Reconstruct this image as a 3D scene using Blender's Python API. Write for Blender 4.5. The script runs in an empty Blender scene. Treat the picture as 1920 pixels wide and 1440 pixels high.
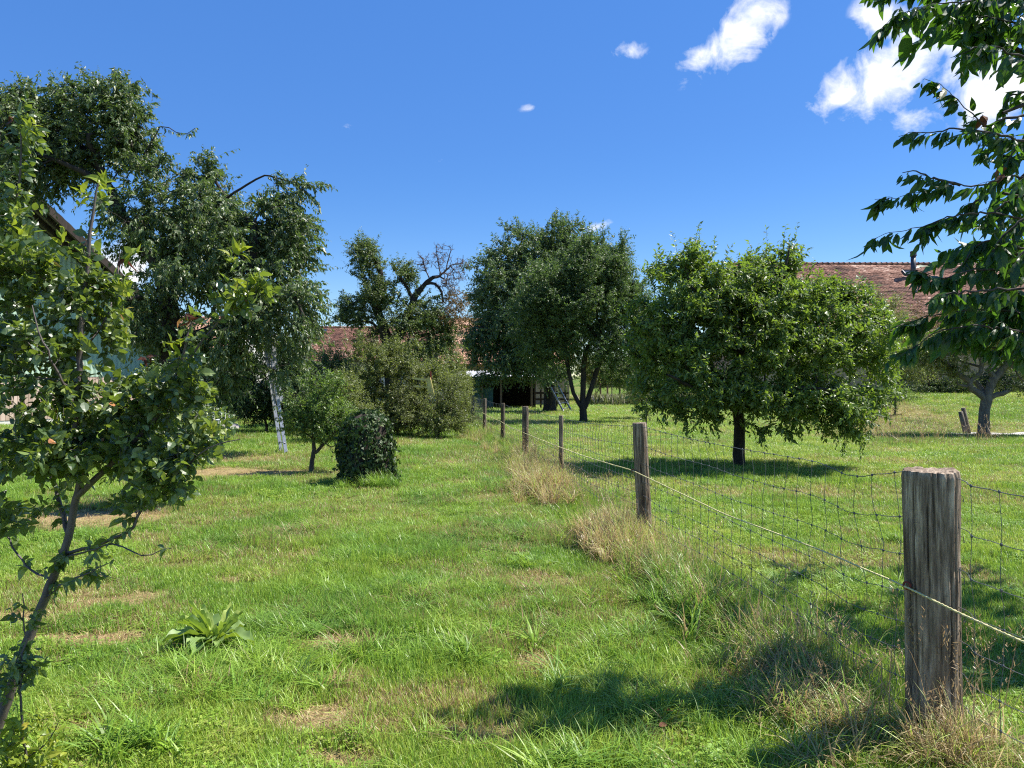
import bpy, math, random
import numpy as np
from mathutils import Vector, Matrix

# ------------------------------------------------------------------ camera, world, sun
SC = bpy.context.scene
COL = SC.collection
F, CX, HY, CH = 1440.0, 960.0, 718.0, 1.55      # focal length in photo pixels, centre, horizon, eye height
cam_data = bpy.data.cameras.new('camera')
cam = bpy.data.objects.new('camera', cam_data)
COL.objects.link(cam)
cam.location = (0, 0, CH)
cam.rotation_euler = (math.radians(90), 0, 0)
cam_data.sensor_width = 36
cam_data.lens = 27
cam_data.clip_start = 0.05
cam_data.clip_end = 4000
SC.camera = cam

SUN_EL, SUN_AZ = math.radians(56), math.radians(15)   # azimuth measured from +X towards +Y
sun_data = bpy.data.lights.new('sun', 'SUN')
sun_data.energy = 4.8
sun_data.angle = math.radians(0.5)
sun_data.color = (1.0, 0.955, 0.88)
sun = bpy.data.objects.new('sun', sun_data)
COL.objects.link(sun)
sun_dir = Vector((math.cos(SUN_EL)*math.cos(SUN_AZ), math.cos(SUN_EL)*math.sin(SUN_AZ), math.sin(SUN_EL)))
sun.rotation_euler = sun_dir.to_track_quat('Z', 'Y').to_euler()
sun.location = sun_dir*50

world = bpy.data.worlds.new('World')
SC.world = world
world.use_nodes = True
SC.view_settings.view_transform = 'Standard'
SC.view_settings.look = 'None'
SC.view_settings.gamma = 1
SC.view_settings.exposure = 1.0
SC.cycles.max_bounces = 8
SC.cycles.diffuse_bounces = 5
SC.cycles.glossy_bounces = 2
SC.cycles.transmission_bounces = 6
SC.cycles.transparent_max_bounces = 8
SC.cycles.use_denoising = False
SC.cycles.pixel_filter_type = 'BLACKMAN_HARRIS'
SC.cycles.filter_width = 1.15
SC.cycles.sample_clamp_indirect = 4


def world_nodes():
    nt = world.node_tree
    N, L = nt.nodes, nt.links
    N.clear()
    out = N.new('ShaderNodeOutputWorld')
    bg = N.new('ShaderNodeBackground')
    bg.inputs['Strength'].default_value = 0.078
    sky = N.new('ShaderNodeTexSky')
    sky.sky_type = 'NISHITA'
    sky.sun_disc = False
    sky.sun_elevation = SUN_EL
    sky.sun_rotation = math.radians(90) - SUN_AZ
    sky.altitude = 400
    sky.air_density = 1.0
    sky.dust_density = 0.35
    sky.ozone_density = 2.6
    hs = N.new('ShaderNodeHueSaturation')
    hs.inputs['Hue'].default_value = 0.509
    hs.inputs['Saturation'].default_value = 1.38
    hs.inputs['Value'].default_value = 1.15
    L.new(sky.outputs[0], hs.inputs['Color'])
    tc = N.new('ShaderNodeTexCoord')
    sep = N.new('ShaderNodeSeparateXYZ')
    L.new(tc.outputs['Generated'], sep.inputs[0])

    def M(op, a, b=None, c=None, clamp=False):
        n = N.new('ShaderNodeMath'); n.operation = op; n.use_clamp = clamp
        for i, v in enumerate((a, b, c)):
            if v is None: continue
            if isinstance(v, (int, float)): n.inputs[i].default_value = v
            else: L.new(v, n.inputs[i])
        return n.outputs[0]
    ysafe = M('MAXIMUM', sep.outputs[1], 0.02)
    u = M('DIVIDE', sep.outputs[0], ysafe)
    v = M('DIVIDE', sep.outputs[2], ysafe)
    # domain warp so the cloud outlines are ragged
    no = N.new('ShaderNodeTexNoise'); no.inputs['Scale'].default_value = 9; no.inputs['Detail'].default_value = 9
    no.inputs['Roughness'].default_value = 0.62
    L.new(tc.outputs['Generated'], no.inputs['Vector'])
    no2 = N.new('ShaderNodeTexNoise'); no2.inputs['Scale'].default_value = 26; no2.inputs['Detail'].default_value = 8
    no2.inputs['Roughness'].default_value = 0.6; no2.inputs['Distortion'].default_value = 0.6
    L.new(tc.outputs['Generated'], no2.inputs['Vector'])
    clouds = [  # px, py, half length px, half width px, angle deg (up to the right), strength
        (1375, 72, 118, 50, 42, 1.0), (1415, 25, 62, 45, 20, 1.0), (1318, 105, 48, 36, 20, 0.95),
        (1175, 97, 40, 22, 5, 0.55), (1330, 152, 48, 12, 12, 0.42),
        (1690, 120, 200, 72, 33, 1.0), (1820, 130, 130, 76, 10, 0.8), (1580, 182, 62, 26, 25, 0.85), (1860, 165, 120, 66, 10, 1.0),
        (1700, 225, 60, 30, 30, 0.6), (1655, 40, 50, 60, 60, 0.85), (1780, 75, 90, 50, 0, 1.0),
        (990, 200, 20, 8, 10, 0.33), (668, 230, 36, 13, 15, 0.4), (220, 500, 80, 60, 0, 0.9), (60, 560, 160, 70, 0, 0.8),
        (1130, 420, 34, 10, 20, 0.3), (1415, 185, 22, 9, 30, 0.34), (830, 300, 26, 8, 0, 0.28), (2150, 200, 200, 80, 10, 1.0)]
    acc = None
    for px, py, a, b, ang, s in clouds:
        cu, cv = (px-CX)/F, (HY-py)/F
        t = math.radians(ang)
        du, dv = M('SUBTRACT', u, cu), M('SUBTRACT', v, cv)
        p = M('ADD', M('MULTIPLY', du, math.cos(t)*F/a), M('MULTIPLY', dv, math.sin(t)*F/a))
        q = M('ADD', M('MULTIPLY', du, -math.sin(t)*F/b), M('MULTIPLY', dv, math.cos(t)*F/b))
        d = M('SQRT', M('ADD', M('MULTIPLY', p, p), M('MULTIPLY', q, q)))
        m = M('MULTIPLY', M('SUBTRACT', 1.25, d), s)
        m = M('MAXIMUM', m, 0.0)
        m = M('MINIMUM', m, s)
        acc = m if acc is None else M('MAXIMUM', acc, m)
    nz = M('ADD', M('MULTIPLY', M('SUBTRACT', no.outputs[0], 0.5), 2.2), M('MULTIPLY', M('SUBTRACT', no2.outputs[0], 0.5), 1.5))
    dens = M('ADD', acc, nz)
    dens = M('SUBTRACT', dens, 0.30)
    dens = M('MULTIPLY', dens, 1.7, clamp=True)
    dens = M('MULTIPLY', dens, M('MULTIPLY', acc, 4.0, clamp=True))
    dens = M('MULTIPLY', dens, 0.93)
    dens = M('MULTIPLY', dens, M('MULTIPLY', M('SUBTRACT', sep.outputs[1], 0.05), 20, clamp=True))
    cr = N.new('ShaderNodeMix'); cr.data_type = 'RGBA'
    cr.inputs[6].default_value = (4.9, 5.7, 7.3, 1)
    cr.inputs[7].default_value = (8.0, 8.0, 8.1, 1)
    L.new(M('MULTIPLY', M('ADD', nz, 0.55), 1.3, clamp=True), cr.inputs[0])
    ev = N.new('ShaderNodeMix'); ev.data_type = 'RGBA'; ev.inputs[7].default_value = (0.86, 2.06, 5.35, 1)
    L.new(M('MULTIPLY', M('MULTIPLY', sep.outputs[2], 3.2, clamp=True), 0.5), ev.inputs[0]); L.new(hs.outputs[0], ev.inputs[6])
    mx = N.new('ShaderNodeMix'); mx.data_type = 'RGBA'
    L.new(dens, mx.inputs[0]); L.new(ev.outputs[2], mx.inputs[6]); L.new(cr.outputs[2], mx.inputs[7])
    L.new(mx.outputs[2], bg.inputs['Color'])
    L.new(bg.outputs[0], out.inputs[0])


world_nodes()

# ------------------------------------------------------------------ numeric helpers
RS = np.random.RandomState
UP = np.array([0, 0, 1.0])


def ss(a, b, x):
    t = np.clip((np.asarray(x, float)-a)/(b-a), 0, 1)
    return t*t*(3-2*t)


def _hash(ix, iy, seed):
    h = (ix.astype(np.int64)*374761393 + iy.astype(np.int64)*668265263 + seed*982451653) & 0xffffffff
    h = ((h ^ (h >> 13))*1274126177) & 0xffffffff
    return ((h ^ (h >> 16)) & 0xffff)/65535.0


def vnoise(x, y, seed=0):
    x = np.asarray(x, float); y = np.asarray(y, float)
    ix, iy = np.floor(x), np.floor(y)
    fx, fy = x-ix, y-iy
    fx = fx*fx*(3-2*fx); fy = fy*fy*(3-2*fy)
    a = _hash(ix, iy, seed); b = _hash(ix+1, iy, seed); c = _hash(ix, iy+1, seed); d = _hash(ix+1, iy+1, seed)
    return (a*(1-fx)+b*fx)*(1-fy)+(c*(1-fx)+d*fx)*fy


def fbm(x, y, seed=0, octv=4, gain=0.5):
    s, a, t = 0, 1.0, 0
    for i in range(octv):
        s = s+a*vnoise(x*2**i+17.3*i, y*2**i-9.1*i, seed+i*7)
        t += a; a *= gain
    return s/t


def height(x, y):
    x = np.asarray(x, float); y = np.asarray(y, float)
    h = 0.07*(fbm(x*0.55, y*0.55, 3, 3)-0.5)+0.035*(fbm(x*2.3, y*2.3, 5, 2)-0.5)
    h = h+1.15*ss(24.6, 37, y)*ss(9.5, 16.5, x-(y-24)*0.12)
    h = h+2.6*ss(58, 105, y)
    return h


def W(px, py, d):
    return np.array([(px-CX)/F*d, d, CH-(py-HY)/F*d])


def ground_at(px, py):
    d = F*CH/(py-HY)
    x = (px-CX)/F*d
    return x, d


def nrm(v):
    return v/np.maximum(np.linalg.norm(v, axis=-1, keepdims=True), 1e-9)


# ------------------------------------------------------------------ object helpers
def tag(o, label=None, cat=None, group=None, kind=None):
    if label: o['label'] = label
    if cat: o['category'] = cat
    if group: o['group'] = group
    if kind: o['kind'] = kind
    return o


def thing(name, label, cat, loc, group=None):
    o = bpy.data.objects.new(name, None)
    o.empty_display_size = 0.2
    o.location = loc
    COL.objects.link(o)
    return tag(o, label, cat, group)


class MB:
    """collects vertices, faces and one float per vertex; build() links ONE mesh object"""
    def __init__(self):
        self.v, self.r, self.tri, self.quad, self.n = [], [], [], [], 0

    def add(self, v, tri=None, quad=None, rnd=0.5):
        v = np.asarray(v, float).reshape(-1, 3)
        self.v.append(v)
        self.r.append(np.broadcast_to(np.asarray(rnd, float), (len(v),)))
        if tri is not None and len(tri): self.tri.append(np.asarray(tri, int).reshape(-1, 3)+self.n)
        if quad is not None and len(quad): self.quad.append(np.asarray(quad, int).reshape(-1, 4)+self.n)
        self.n += len(v)

    def box(self, c, s, rz=0, rnd=0.5, rx=0, ry=0):
        g = np.array([[x, y, z] for x in (-.5, .5) for y in (-.5, .5) for z in (-.5, .5)])*np.array(s)
        R = np.array(Matrix.Rotation(rz, 3, 'Z') @ Matrix.Rotation(ry, 3, 'Y') @ Matrix.Rotation(rx, 3, 'X'))
        self.add(g@R.T+np.array(c), quad=[(0, 1, 3, 2), (4, 6, 7, 5), (0, 4, 5, 1), (2, 3, 7, 6), (0, 2, 6, 4), (1, 5, 7, 3)], rnd=rnd)

    def bar(self, a, b, w, t=None, rnd=0.5):
        """box-section bar from a to b"""
        a = np.array(a, float); b = np.array(b, float); t = t or w
        d = nrm(b-a)
        ref = UP if abs(d[2]) < 0.9 else np.array([0, 1.0, 0])
        s = nrm(np.cross(d, ref)); u = np.cross(s, d)
        v = [p+s*i*w/2+u*j*t/2 for p in (a, b) for i, j in ((-1, -1), (1, -1), (1, 1), (-1, 1))]
        self.add(v, quad=[(0, 3, 2, 1), (4, 5, 6, 7), (0, 1, 5, 4), (1, 2, 6, 5), (2, 3, 7, 6), (3, 0, 4, 7)], rnd=rnd)

    def tube(self, pts, rad, sides=8, cap=True, rnd=0.5, lump=0.0, seed=0):
        pts = np.asarray(pts, float); n = len(pts)
        rad = np.broadcast_to(np.asarray(rad, float), (n,))
        t = np.gradient(pts, axis=0); t = nrm(t)
        ref = np.array([1.0, 0.13, 0.07]) if abs(t[0][0]) < 0.8 else np.array([0.1, 1.0, 0])
        s = nrm(np.cross(t[0], ref)); S = [s]
        for i in range(1, n):
            s = s-t[i]*np.dot(s, t[i]); s = nrm(s); S.append(s)
        S = np.array(S); B = np.cross(t, S)
        a = np.arange(sides)/sides*2*np.pi
        rr = rad[:, None]*np.ones((1, sides))
        if lump:
            arc = np.concatenate([[0], np.cumsum(np.linalg.norm(np.diff(pts, axis=0), axis=1))])
            A, Z = np.meshgrid(a, arc)
            rr = rr*(1+lump*2*(fbm(3+2.0*np.cos(A)+Z*0.4, 3+2.0*np.sin(A)+Z*1.6, seed, 3)-0.5))
        v = pts[:, None]+rr[..., None]*(np.cos(a)[None, :, None]*S[:, None]+np.sin(a)[None, :, None]*B[:, None])
        i, j = np.meshgrid(np.arange(n-1), np.arange(sides), indexing='ij')
        j2 = (j+1) % sides
        q = np.stack([i*sides+j, i*sides+j2, (i+1)*sides+j2, (i+1)*sides+j], -1).reshape(-1, 4)
        v = v.reshape(-1, 3)
        tri = []
        if cap:
            v = np.vstack([v, pts[:1], pts[-1:]])
            tri = [(k2, k, n*sides) for k, k2 in zip(range(sides), [(k+1) % sides for k in range(sides)])]
            tri += [((n-1)*sides+k, (n-1)*sides+(k+1) % sides, n*sides+1) for k in range(sides)]
        self.add(v, tri=tri, quad=q, rnd=rnd)

    def tubes(self, P, R, sides=3):
        """many polylines at once: P (T,m,3), R (T,m)"""
        T, m, _ = P.shape
        if T == 0: return
        t = nrm(np.gradient(P, axis=1))
        ref = np.where(np.abs(t[..., 2:3]) < 0.9, UP, np.array([1.0, 0, 0]))
        s = nrm(np.cross(t, ref)); b = np.cross(t, s)
        a = np.arange(sides)/sides*2*np.pi
        v = P[:, :, None]+R[:, :, None, None]*(np.cos(a)[None, None, :, None]*s[:, :, None]+np.sin(a)[None, None, :, None]*b[:, :, None])
        k, i, j = np.meshgrid(np.arange(T), np.arange(m-1), np.arange(sides), indexing='ij')
        j2 = (j+1) % sides; o = k*m*sides
        q = np.stack([o+i*sides+j, o+i*sides+j2, o+(i+1)*sides+j2, o+(i+1)*sides+j], -1).reshape(-1, 4)
        self.add(v.reshape(-1, 3), quad=q)

    def build(self, name, mat, parent=None, smooth=False, loc=None):
        v = np.concatenate(self.v) if self.v else np.zeros((0, 3))
        r = np.concatenate(self.r)
        if parent is not None:
            q = parent
            while q is not None:
                v = v-np.array(q.location); q = q.parent
        elif loc is not None:
            v = v-np.array(loc)
        tri = np.concatenate(self.tri) if self.tri else np.zeros((0, 3), int)
        quad = np.concatenate(self.quad) if self.quad else np.zeros((0, 4), int)
        me = bpy.data.meshes.new(name)
        me.vertices.add(len(v)); me.vertices.foreach_set('co', v.astype(np.float32).ravel())
        nl = len(tri)*3+len(quad)*4
        me.loops.add(nl)
        me.loops.foreach_set('vertex_index', np.concatenate([tri.ravel(), quad.ravel()]).astype(np.int32))
        npoly = len(tri)+len(quad)
        me.polygons.add(npoly)
        st = np.concatenate([np.arange(len(tri))*3, len(tri)*3+np.arange(len(quad))*4]).astype(np.int32)
        me.polygons.foreach_set('loop_start', st)
        me.polygons.foreach_set('use_smooth', np.full(npoly, smooth))
        at = me.attributes.new('rnd', 'FLOAT', 'POINT')
        at.data.foreach_set('value', r.astype(np.float32))
        me.update(calc_edges=True)
        me.validate()
        me.materials.append(mat)
        o = bpy.data.objects.new(name, me)
        COL.objects.link(o)
        if parent is not None: o.parent = parent
        elif loc is not None: o.location = loc
        return o


# ------------------------------------------------------------------ materials
def mat_new(name):
    m = bpy.data.materials.new(name); m.use_nodes = True
    nt = m.node_tree; nt.nodes.clear()
    out = nt.nodes.new('ShaderNodeOutputMaterial')
    return m, nt, out


def ramp(nt, src, stops):
    r = nt.nodes.new('ShaderNodeValToRGB')
    el = r.color_ramp.elements
    while len(el) < len(stops): el.new(0.5)
    for e, (p, c) in zip(el, stops):
        e.position = p; e.color = (*c, 1)
    nt.links.new(src, r.inputs[0])
    return r.outputs[0]


def leaf_mat(name, stops, trans=(0.16, 0.30, 0.03), tfac=0.35, rough=0.45, spec=0.5, patch=0.25):
    m, nt, out = mat_new(name)
    N, L = nt.nodes, nt.links
    at = N.new('ShaderNodeAttribute'); at.attribute_name = 'rnd'
    col = ramp(nt, at.outputs['Fac'], stops)
    # slow variation of hue through the crown (age and health of the leaves)
    ge = N.new('ShaderNodeNewGeometry')
    no = N.new('ShaderNodeTexNoise'); no.inputs['Scale'].default_value = 0.9; no.inputs['Detail'].default_value = 2
    L.new(ge.outputs['Position'], no.inputs['Vector'])
    hs = N.new('ShaderNodeHueSaturation')
    mp = N.new('ShaderNodeMapRange'); mp.inputs[1].default_value = 0.3; mp.inputs[2].default_value = 0.7
    mp.inputs[3].default_value = 1-patch; mp.inputs[4].default_value = 1+patch
    L.new(no.outputs[0], mp.inputs[0]); L.new(mp.outputs[0], hs.inputs['Value'])
    L.new(col, hs.inputs['Color'])
    pb = N.new('ShaderNodeBsdfPrincipled')
    pb.inputs['Roughness'].default_value = rough
    pb.inputs['Specular IOR Level'].default_value = spec
    L.new(hs.outputs[0], pb.inputs['Base Color'])
    tr = N.new('ShaderNodeBsdfTranslucent'); tr.inputs['Color'].default_value = (*trans, 1)
    mx = N.new('ShaderNodeMixShader'); mx.inputs[0].default_value = tfac
    L.new(pb.outputs[0], mx.inputs[1]); L.new(tr.outputs[0], mx.inputs[2])
    L.new(mx.outputs[0], out.inputs[0])
    return m


def noisy_mat(name, c1, c2, scale=6, stretch=(1, 1, 1), rough=0.85, bump=0.4, detail=6, c3=None, spec=0.3, metal=0.0, bdist=0.02):
    m, nt, out = mat_new(name)
    N, L = nt.nodes, nt.links
    tc = N.new('ShaderNodeTexCoord')
    mp = N.new('ShaderNodeMapping'); mp.inputs['Scale'].default_value = stretch
    L.new(tc.outputs['Object'], mp.inputs[0])
    no = N.new('ShaderNodeTexNoise'); no.inputs['Scale'].default_value = scale; no.inputs['Detail'].default_value = detail
    no.inputs['Roughness'].default_value = 0.65
    L.new(mp.outputs[0], no.inputs['Vector'])
    st = [(0.32, c1), (0.68, c2)] if c3 is None else [(0.3, c1), (0.52, c2), (0.72, c3)]
    col = ramp(nt, no.outputs[0], st)
    pb = N.new('ShaderNodeBsdfPrincipled')
    pb.inputs['Roughness'].default_value = rough; pb.inputs['Metallic'].default_value = metal
    pb.inputs['Specular IOR Level'].default_value = spec
    L.new(col, pb.inputs['Base Color'])
    if bump:
        b = N.new('ShaderNodeBump'); b.inputs['Strength'].default_value = bump; b.inputs['Distance'].default_value = bdist
        L.new(no.outputs[0], b.inputs['Height']); L.new(b.outputs[0], pb.inputs['Normal'])
    L.new(pb.outputs[0], out.inputs[0])
    return m


def rnd_mat(name, stops, rough=0.85, scale=30, amt=0.35, spec=0.3, bump=0.0):
    """colour by the per-piece random attribute, broken up by fine noise"""
    m, nt, out = mat_new(name)
    N, L = nt.nodes, nt.links
    at = N.new('ShaderNodeAttribute'); at.attribute_name = 'rnd'
    tc = N.new('ShaderNodeTexCoord')
    no = N.new('ShaderNodeTexNoise'); no.inputs['Scale'].default_value = scale; no.inputs['Detail'].default_value = 5
    L.new(tc.outputs['Object'], no.inputs['Vector'])
    ad = N.new('ShaderNodeMath'); ad.operation = 'MULTIPLY_ADD'
    L.new(no.outputs[0], ad.inputs[0]); ad.inputs[1].default_value = amt*2
    sb = N.new('ShaderNodeMath'); sb.operation = 'SUBTRACT'; L.new(at.outputs['Fac'], sb.inputs[0]); sb.inputs[1].default_value = amt
    L.new(sb.outputs[0], ad.inputs[2])
    col = ramp(nt, ad.outputs[0], stops)
    pb = N.new('ShaderNodeBsdfPrincipled'); pb.inputs['Roughness'].default_value = rough
    pb.inputs['Specular IOR Level'].default_value = spec
    L.new(col, pb.inputs['Base Color'])
    if bump:
        b = N.new('ShaderNodeBump'); b.inputs['Strength'].default_value = bump; b.inputs['Distance'].default_value = 0.01
        L.new(no.outputs[0], b.inputs['Height']); L.new(b.outputs[0], pb.inputs['Normal'])
    L.new(pb.outputs[0], out.inputs[0])
    return m


def grass_mat(name):
    m, nt, out = mat_new(name)
    N, L = nt.nodes, nt.links
    at = N.new('ShaderNodeAttribute'); at.attribute_name = 'rnd'
    dry = N.new('ShaderNodeAttribute'); dry.attribute_name = 'dryv'; dry.attribute_type = 'INSTANCER'
    tin = N.new('ShaderNodeAttribute'); tin.attribute_name = 'tintv'; tin.attribute_type = 'INSTANCER'
    g1 = ramp(nt, tin.outputs['Fac'], [(0.0, (0.135, 0.262, 0.042)), (0.35, (0.188, 0.325, 0.040)), (0.65, (0.250, 0.380, 0.040)), (1.0, (0.370, 0.435, 0.085))])
    d1 = ramp(nt, at.outputs['Fac'], [(0.0, (0.34, 0.23, 0.11)), (0.5, (0.50, 0.38, 0.18)), (1.0, (0.62, 0.53, 0.29))])
    # each blade decides by its own number whether it has dried
    cmp_ = N.new('ShaderNodeMath'); cmp_.operation = 'SUBTRACT'; L.new(dry.outputs['Fac'], cmp_.inputs[0]); L.new(at.outputs['Fac'], cmp_.inputs[1])
    ml = N.new('ShaderNodeMath'); ml.operation = 'MULTIPLY'; ml.use_clamp = True; L.new(cmp_.outputs[0], ml.inputs[0]); ml.inputs[1].default_value = 5
    mx = N.new('ShaderNodeMix'); mx.data_type = 'RGBA'
    L.new(ml.outputs[0], mx.inputs[0]); L.new(g1, mx.inputs[6]); L.new(d1, mx.inputs[7])
    hs = N.new('ShaderNodeHueSaturation')
    mr = N.new('ShaderNodeMapRange'); mr.inputs[3].default_value = 0.72; mr.inputs[4].default_value = 1.3
    L.new(at.outputs['Fac'], mr.inputs[0]); L.new(mr.outputs[0], hs.inputs['Value']); L.new(mx.outputs[2], hs.inputs['Color'])
    pb = N.new('ShaderNodeBsdfPrincipled'); pb.inputs['Roughness'].default_value = 0.42; pb.inputs['Specular IOR Level'].default_value = 0.45
    L.new(hs.outputs[0], pb.inputs['Base Color'])
    tr = N.new('ShaderNodeBsdfTranslucent')
    h2 = N.new('ShaderNodeHueSaturation'); h2.inputs['Value'].default_value = 1.5; h2.inputs['Hue'].default_value = 0.49
    L.new(hs.outputs[0], h2.inputs['Color']); L.new(h2.outputs[0], tr.inputs['Color'])
    ms = N.new('ShaderNodeMixShader'); ms.inputs[0].default_value = 0.34
    L.new(pb.outputs[0], ms.inputs[1]); L.new(tr.outputs[0], ms.inputs[2]); L.new(ms.outputs[0], out.inputs[0])
    return m


MT = {}
MT['grass'] = grass_mat('grass_blade')
MT['cherry'] = leaf_mat('cherry_leaf', [(0, (0.0529, 0.092, 0.0299)), (0.5, (0.1012, 0.1495, 0.0483)), (0.85, (0.184, 0.2185, 0.092)), (1, (0.299, 0.2645, 0.1265))], (0.172, 0.276, 0.046), 0.32, 0.46, 0.65)
MT['cherry_far'] = leaf_mat('far_cherry_leaf', [(0, (0.056, 0.092, 0.034)), (0.6, (0.105, 0.155, 0.052)), (1, (0.19, 0.24, 0.10))], (0.16, 0.26, 0.045), 0.34, 0.46, 0.65)
MT['plum_far'] = leaf_mat('plum_leaf', [(0, (0.0552, 0.0936, 0.0264)), (0.6, (0.108, 0.162, 0.0432)), (1, (0.192, 0.228, 0.072))], (0.161, 0.276, 0.046), 0.33, 0.46, 0.6)
MT['apple'] = leaf_mat('apple_leaf', [(0, (0.066, 0.112, 0.028)), (0.6, (0.140, 0.205, 0.042)), (0.97, (0.28, 0.33, 0.095)), (1, (0.38, 0.33, 0.08))], (0.26, 0.40, 0.035), 0.38, 0.46, 0.7)
MT['young'] = leaf_mat('young_plum_leaf', [(0, (0.030, 0.062, 0.020)), (0.45, (0.062, 0.108, 0.032)), (0.70, (0.15, 0.21, 0.060)), (0.92, (0.30, 0.35, 0.085)), (0.985, (0.42, 0.40, 0.10)), (1, (0.42, 0.17, 0.06))], (0.30, 0.42, 0.04), 0.30, 0.42, 0.85)
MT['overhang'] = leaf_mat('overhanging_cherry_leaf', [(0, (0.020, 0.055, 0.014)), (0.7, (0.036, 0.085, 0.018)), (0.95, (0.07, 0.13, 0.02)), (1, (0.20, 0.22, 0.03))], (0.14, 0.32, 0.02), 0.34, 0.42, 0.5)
MT['olive'] = leaf_mat('olive_shrub_leaf', [(0, (0.088, 0.1155, 0.033)), (0.6, (0.176, 0.209, 0.0605)), (1, (0.319, 0.319, 0.132))], (0.276, 0.345, 0.057), 0.38, 0.46, 0.6)
MT['pear'] = leaf_mat('old_tree_leaf', [(0, (0.0644, 0.1035, 0.0299)), (0.6, (0.1207, 0.1667, 0.0483)), (1, (0.23, 0.2415, 0.092))], (0.196, 0.287, 0.046), 0.33, 0.46, 0.6)
MT['brownish'] = leaf_mat('browning_leaf', [(0, (0.10, 0.085, 0.030)), (0.6, (0.17, 0.11, 0.045)), (1, (0.26, 0.14, 0.06))], (0.26, 0.18, 0.05), 0.3, 0.5, 0.4)
MT['small'] = leaf_mat('small_tree_leaf', [(0, (0.075, 0.1313, 0.03)), (0.6, (0.1375, 0.2125, 0.0475)), (1, (0.25, 0.3125, 0.0875))], (0.23, 0.368, 0.046), 0.38, 0.42, 0.5)
MT['ivy'] = leaf_mat('ivy_leaf', [(0, (0.020, 0.044, 0.010)), (0.7, (0.048, 0.085, 0.020)), (1, (0.12, 0.16, 0.045))], (0.06, 0.14, 0.01), 0.16, 0.52, 0.35)
MT['dark'] = leaf_mat('dark_shrub_leaf', [(0, (0.016, 0.040, 0.014)), (0.7, (0.032, 0.065, 0.020)), (1, (0.06, 0.10, 0.03))], (0.06, 0.13, 0.02), 0.18, 0.45, 0.4)
MT['yellow'] = leaf_mat('yellow_green_leaf', [(0, (0.13, 0.20, 0.022)), (0.6, (0.25, 0.31, 0.035)), (0.9, (0.38, 0.38, 0.05)), (1, (0.48, 0.28, 0.06))], (0.36, 0.44, 0.03), 0.4, 0.4, 0.4)
MT['dock'] = leaf_mat('dock_leaf', [(0, (0.12, 0.20, 0.05)), (0.6, (0.24, 0.34, 0.11)), (1, (0.42, 0.50, 0.12))], (0.30, 0.42, 0.03), 0.3, 0.5, 0.4)
MT['redleaf'] = leaf_mat('dark_red_leaf', [(0, (0.05, 0.018, 0.014)), (1, (0.14, 0.05, 0.03))], (0.2, 0.05, 0.03), 0.25, 0.5, 0.4)
MT['bark'] = noisy_mat('grey_brown_bark', (0.035, 0.028, 0.022), (0.115, 0.098, 0.080), 9, (1, 1, 0.3), 0.9, 0.8, 8, bdist=0.03)
MT['bark_dark'] = noisy_mat('dark_bark', (0.018, 0.015, 0.013), (0.060, 0.050, 0.042), 8, (1, 1, 0.3), 0.92, 0.8, 8, bdist=0.04)
MT['bark_pale'] = noisy_mat('pale_grey_bark', (0.075, 0.063, 0.052), (0.21, 0.185, 0.155), 10, (1, 1, 0.6), 0.9, 0.9, 8, bdist=0.03)
MT['bark_young'] = noisy_mat('young_purple_grey_bark', (0.055, 0.042, 0.040), (0.155, 0.130, 0.120), 22, (1, 1, 0.35), 0.6, 0.5, 6, spec=0.4, bdist=0.006)
MT['bark_dead'] = noisy_mat('dead_reddish_bark', (0.07, 0.045, 0.038), (0.17, 0.12, 0.10), 9, (1, 1, 0.4), 0.9, 0.5)
MT['wire'] = noisy_mat('galvanised_wire', (0.06, 0.065, 0.07), (0.16, 0.165, 0.175), 60, rough=0.5, bump=0, metal=0.3, spec=0.5)
MT['rope'] = noisy_mat('faded_yellow_rope', (0.52, 0.46, 0.20), (0.70, 0.63, 0.34), 90, (1, 1, 1), rough=0.7, bump=0.3, bdist=0.002)
MT['alu'] = noisy_mat('weathered_aluminium', (0.30, 0.31, 0.33), (0.48, 0.49, 0.51), 14, rough=0.42, bump=0, metal=0.55, spec=0.5)
MT['black'] = noisy_mat('black_rubber', (0.02, 0.02, 0.02), (0.04, 0.04, 0.04), 14, rough=0.7, bump=0)
MT['white_paint'] = noisy_mat('white_paint', (0.62, 0.62, 0.60), (0.80, 0.80, 0.78), 12, rough=0.5, bump=0)
MT['plaster'] = noisy_mat('white_plaster', (0.55, 0.53, 0.49), (0.72, 0.70, 0.66), 3, rough=0.95, bump=0.2)
MT['plaster_tan'] = noisy_mat('tan_plaster', (0.42, 0.28, 0.17), (0.55, 0.38, 0.25), 3, rough=0.95, bump=0.2)
MT['green_sheet'] = noisy_mat('mint_green_sheet_metal', (0.33, 0.46, 0.34), (0.42, 0.55, 0.43), 1.6, (1, 1, 0.25), rough=0.5, bump=0, spec=0.4)
MT['board_pink'] = rnd_mat('weathered_pinkish_boards', [(0, (0.34, 0.25, 0.19)), (0.5, (0.50, 0.38, 0.30)), (1, (0.62, 0.49, 0.41))], 0.85, 6, 0.25)
MT['dark_wood'] = noisy_mat('dark_timber', (0.020, 0.015, 0.012), (0.060, 0.045, 0.035), 8, (1, 1, 0.2), 0.9, 0.4)
MT['brown_wood'] = rnd_mat('brown_plank_wood', [(0, (0.07, 0.045, 0.035)), (0.5, (0.16, 0.11, 0.09)), (1, (0.28, 0.21, 0.17))], 0.85, 8, 0.25)
MT['eternit'] = noisy_mat('grey_fibre_cement', (0.10, 0.09, 0.085), (0.19, 0.175, 0.16), 2.5, rough=0.95, bump=0.3)
MT['sheet_pale'] = noisy_mat('pale_corrugated_sheet', (0.38, 0.39, 0.41), (0.58, 0.60, 0.62), 3, rough=0.5, bump=0, metal=0.3)
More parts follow.
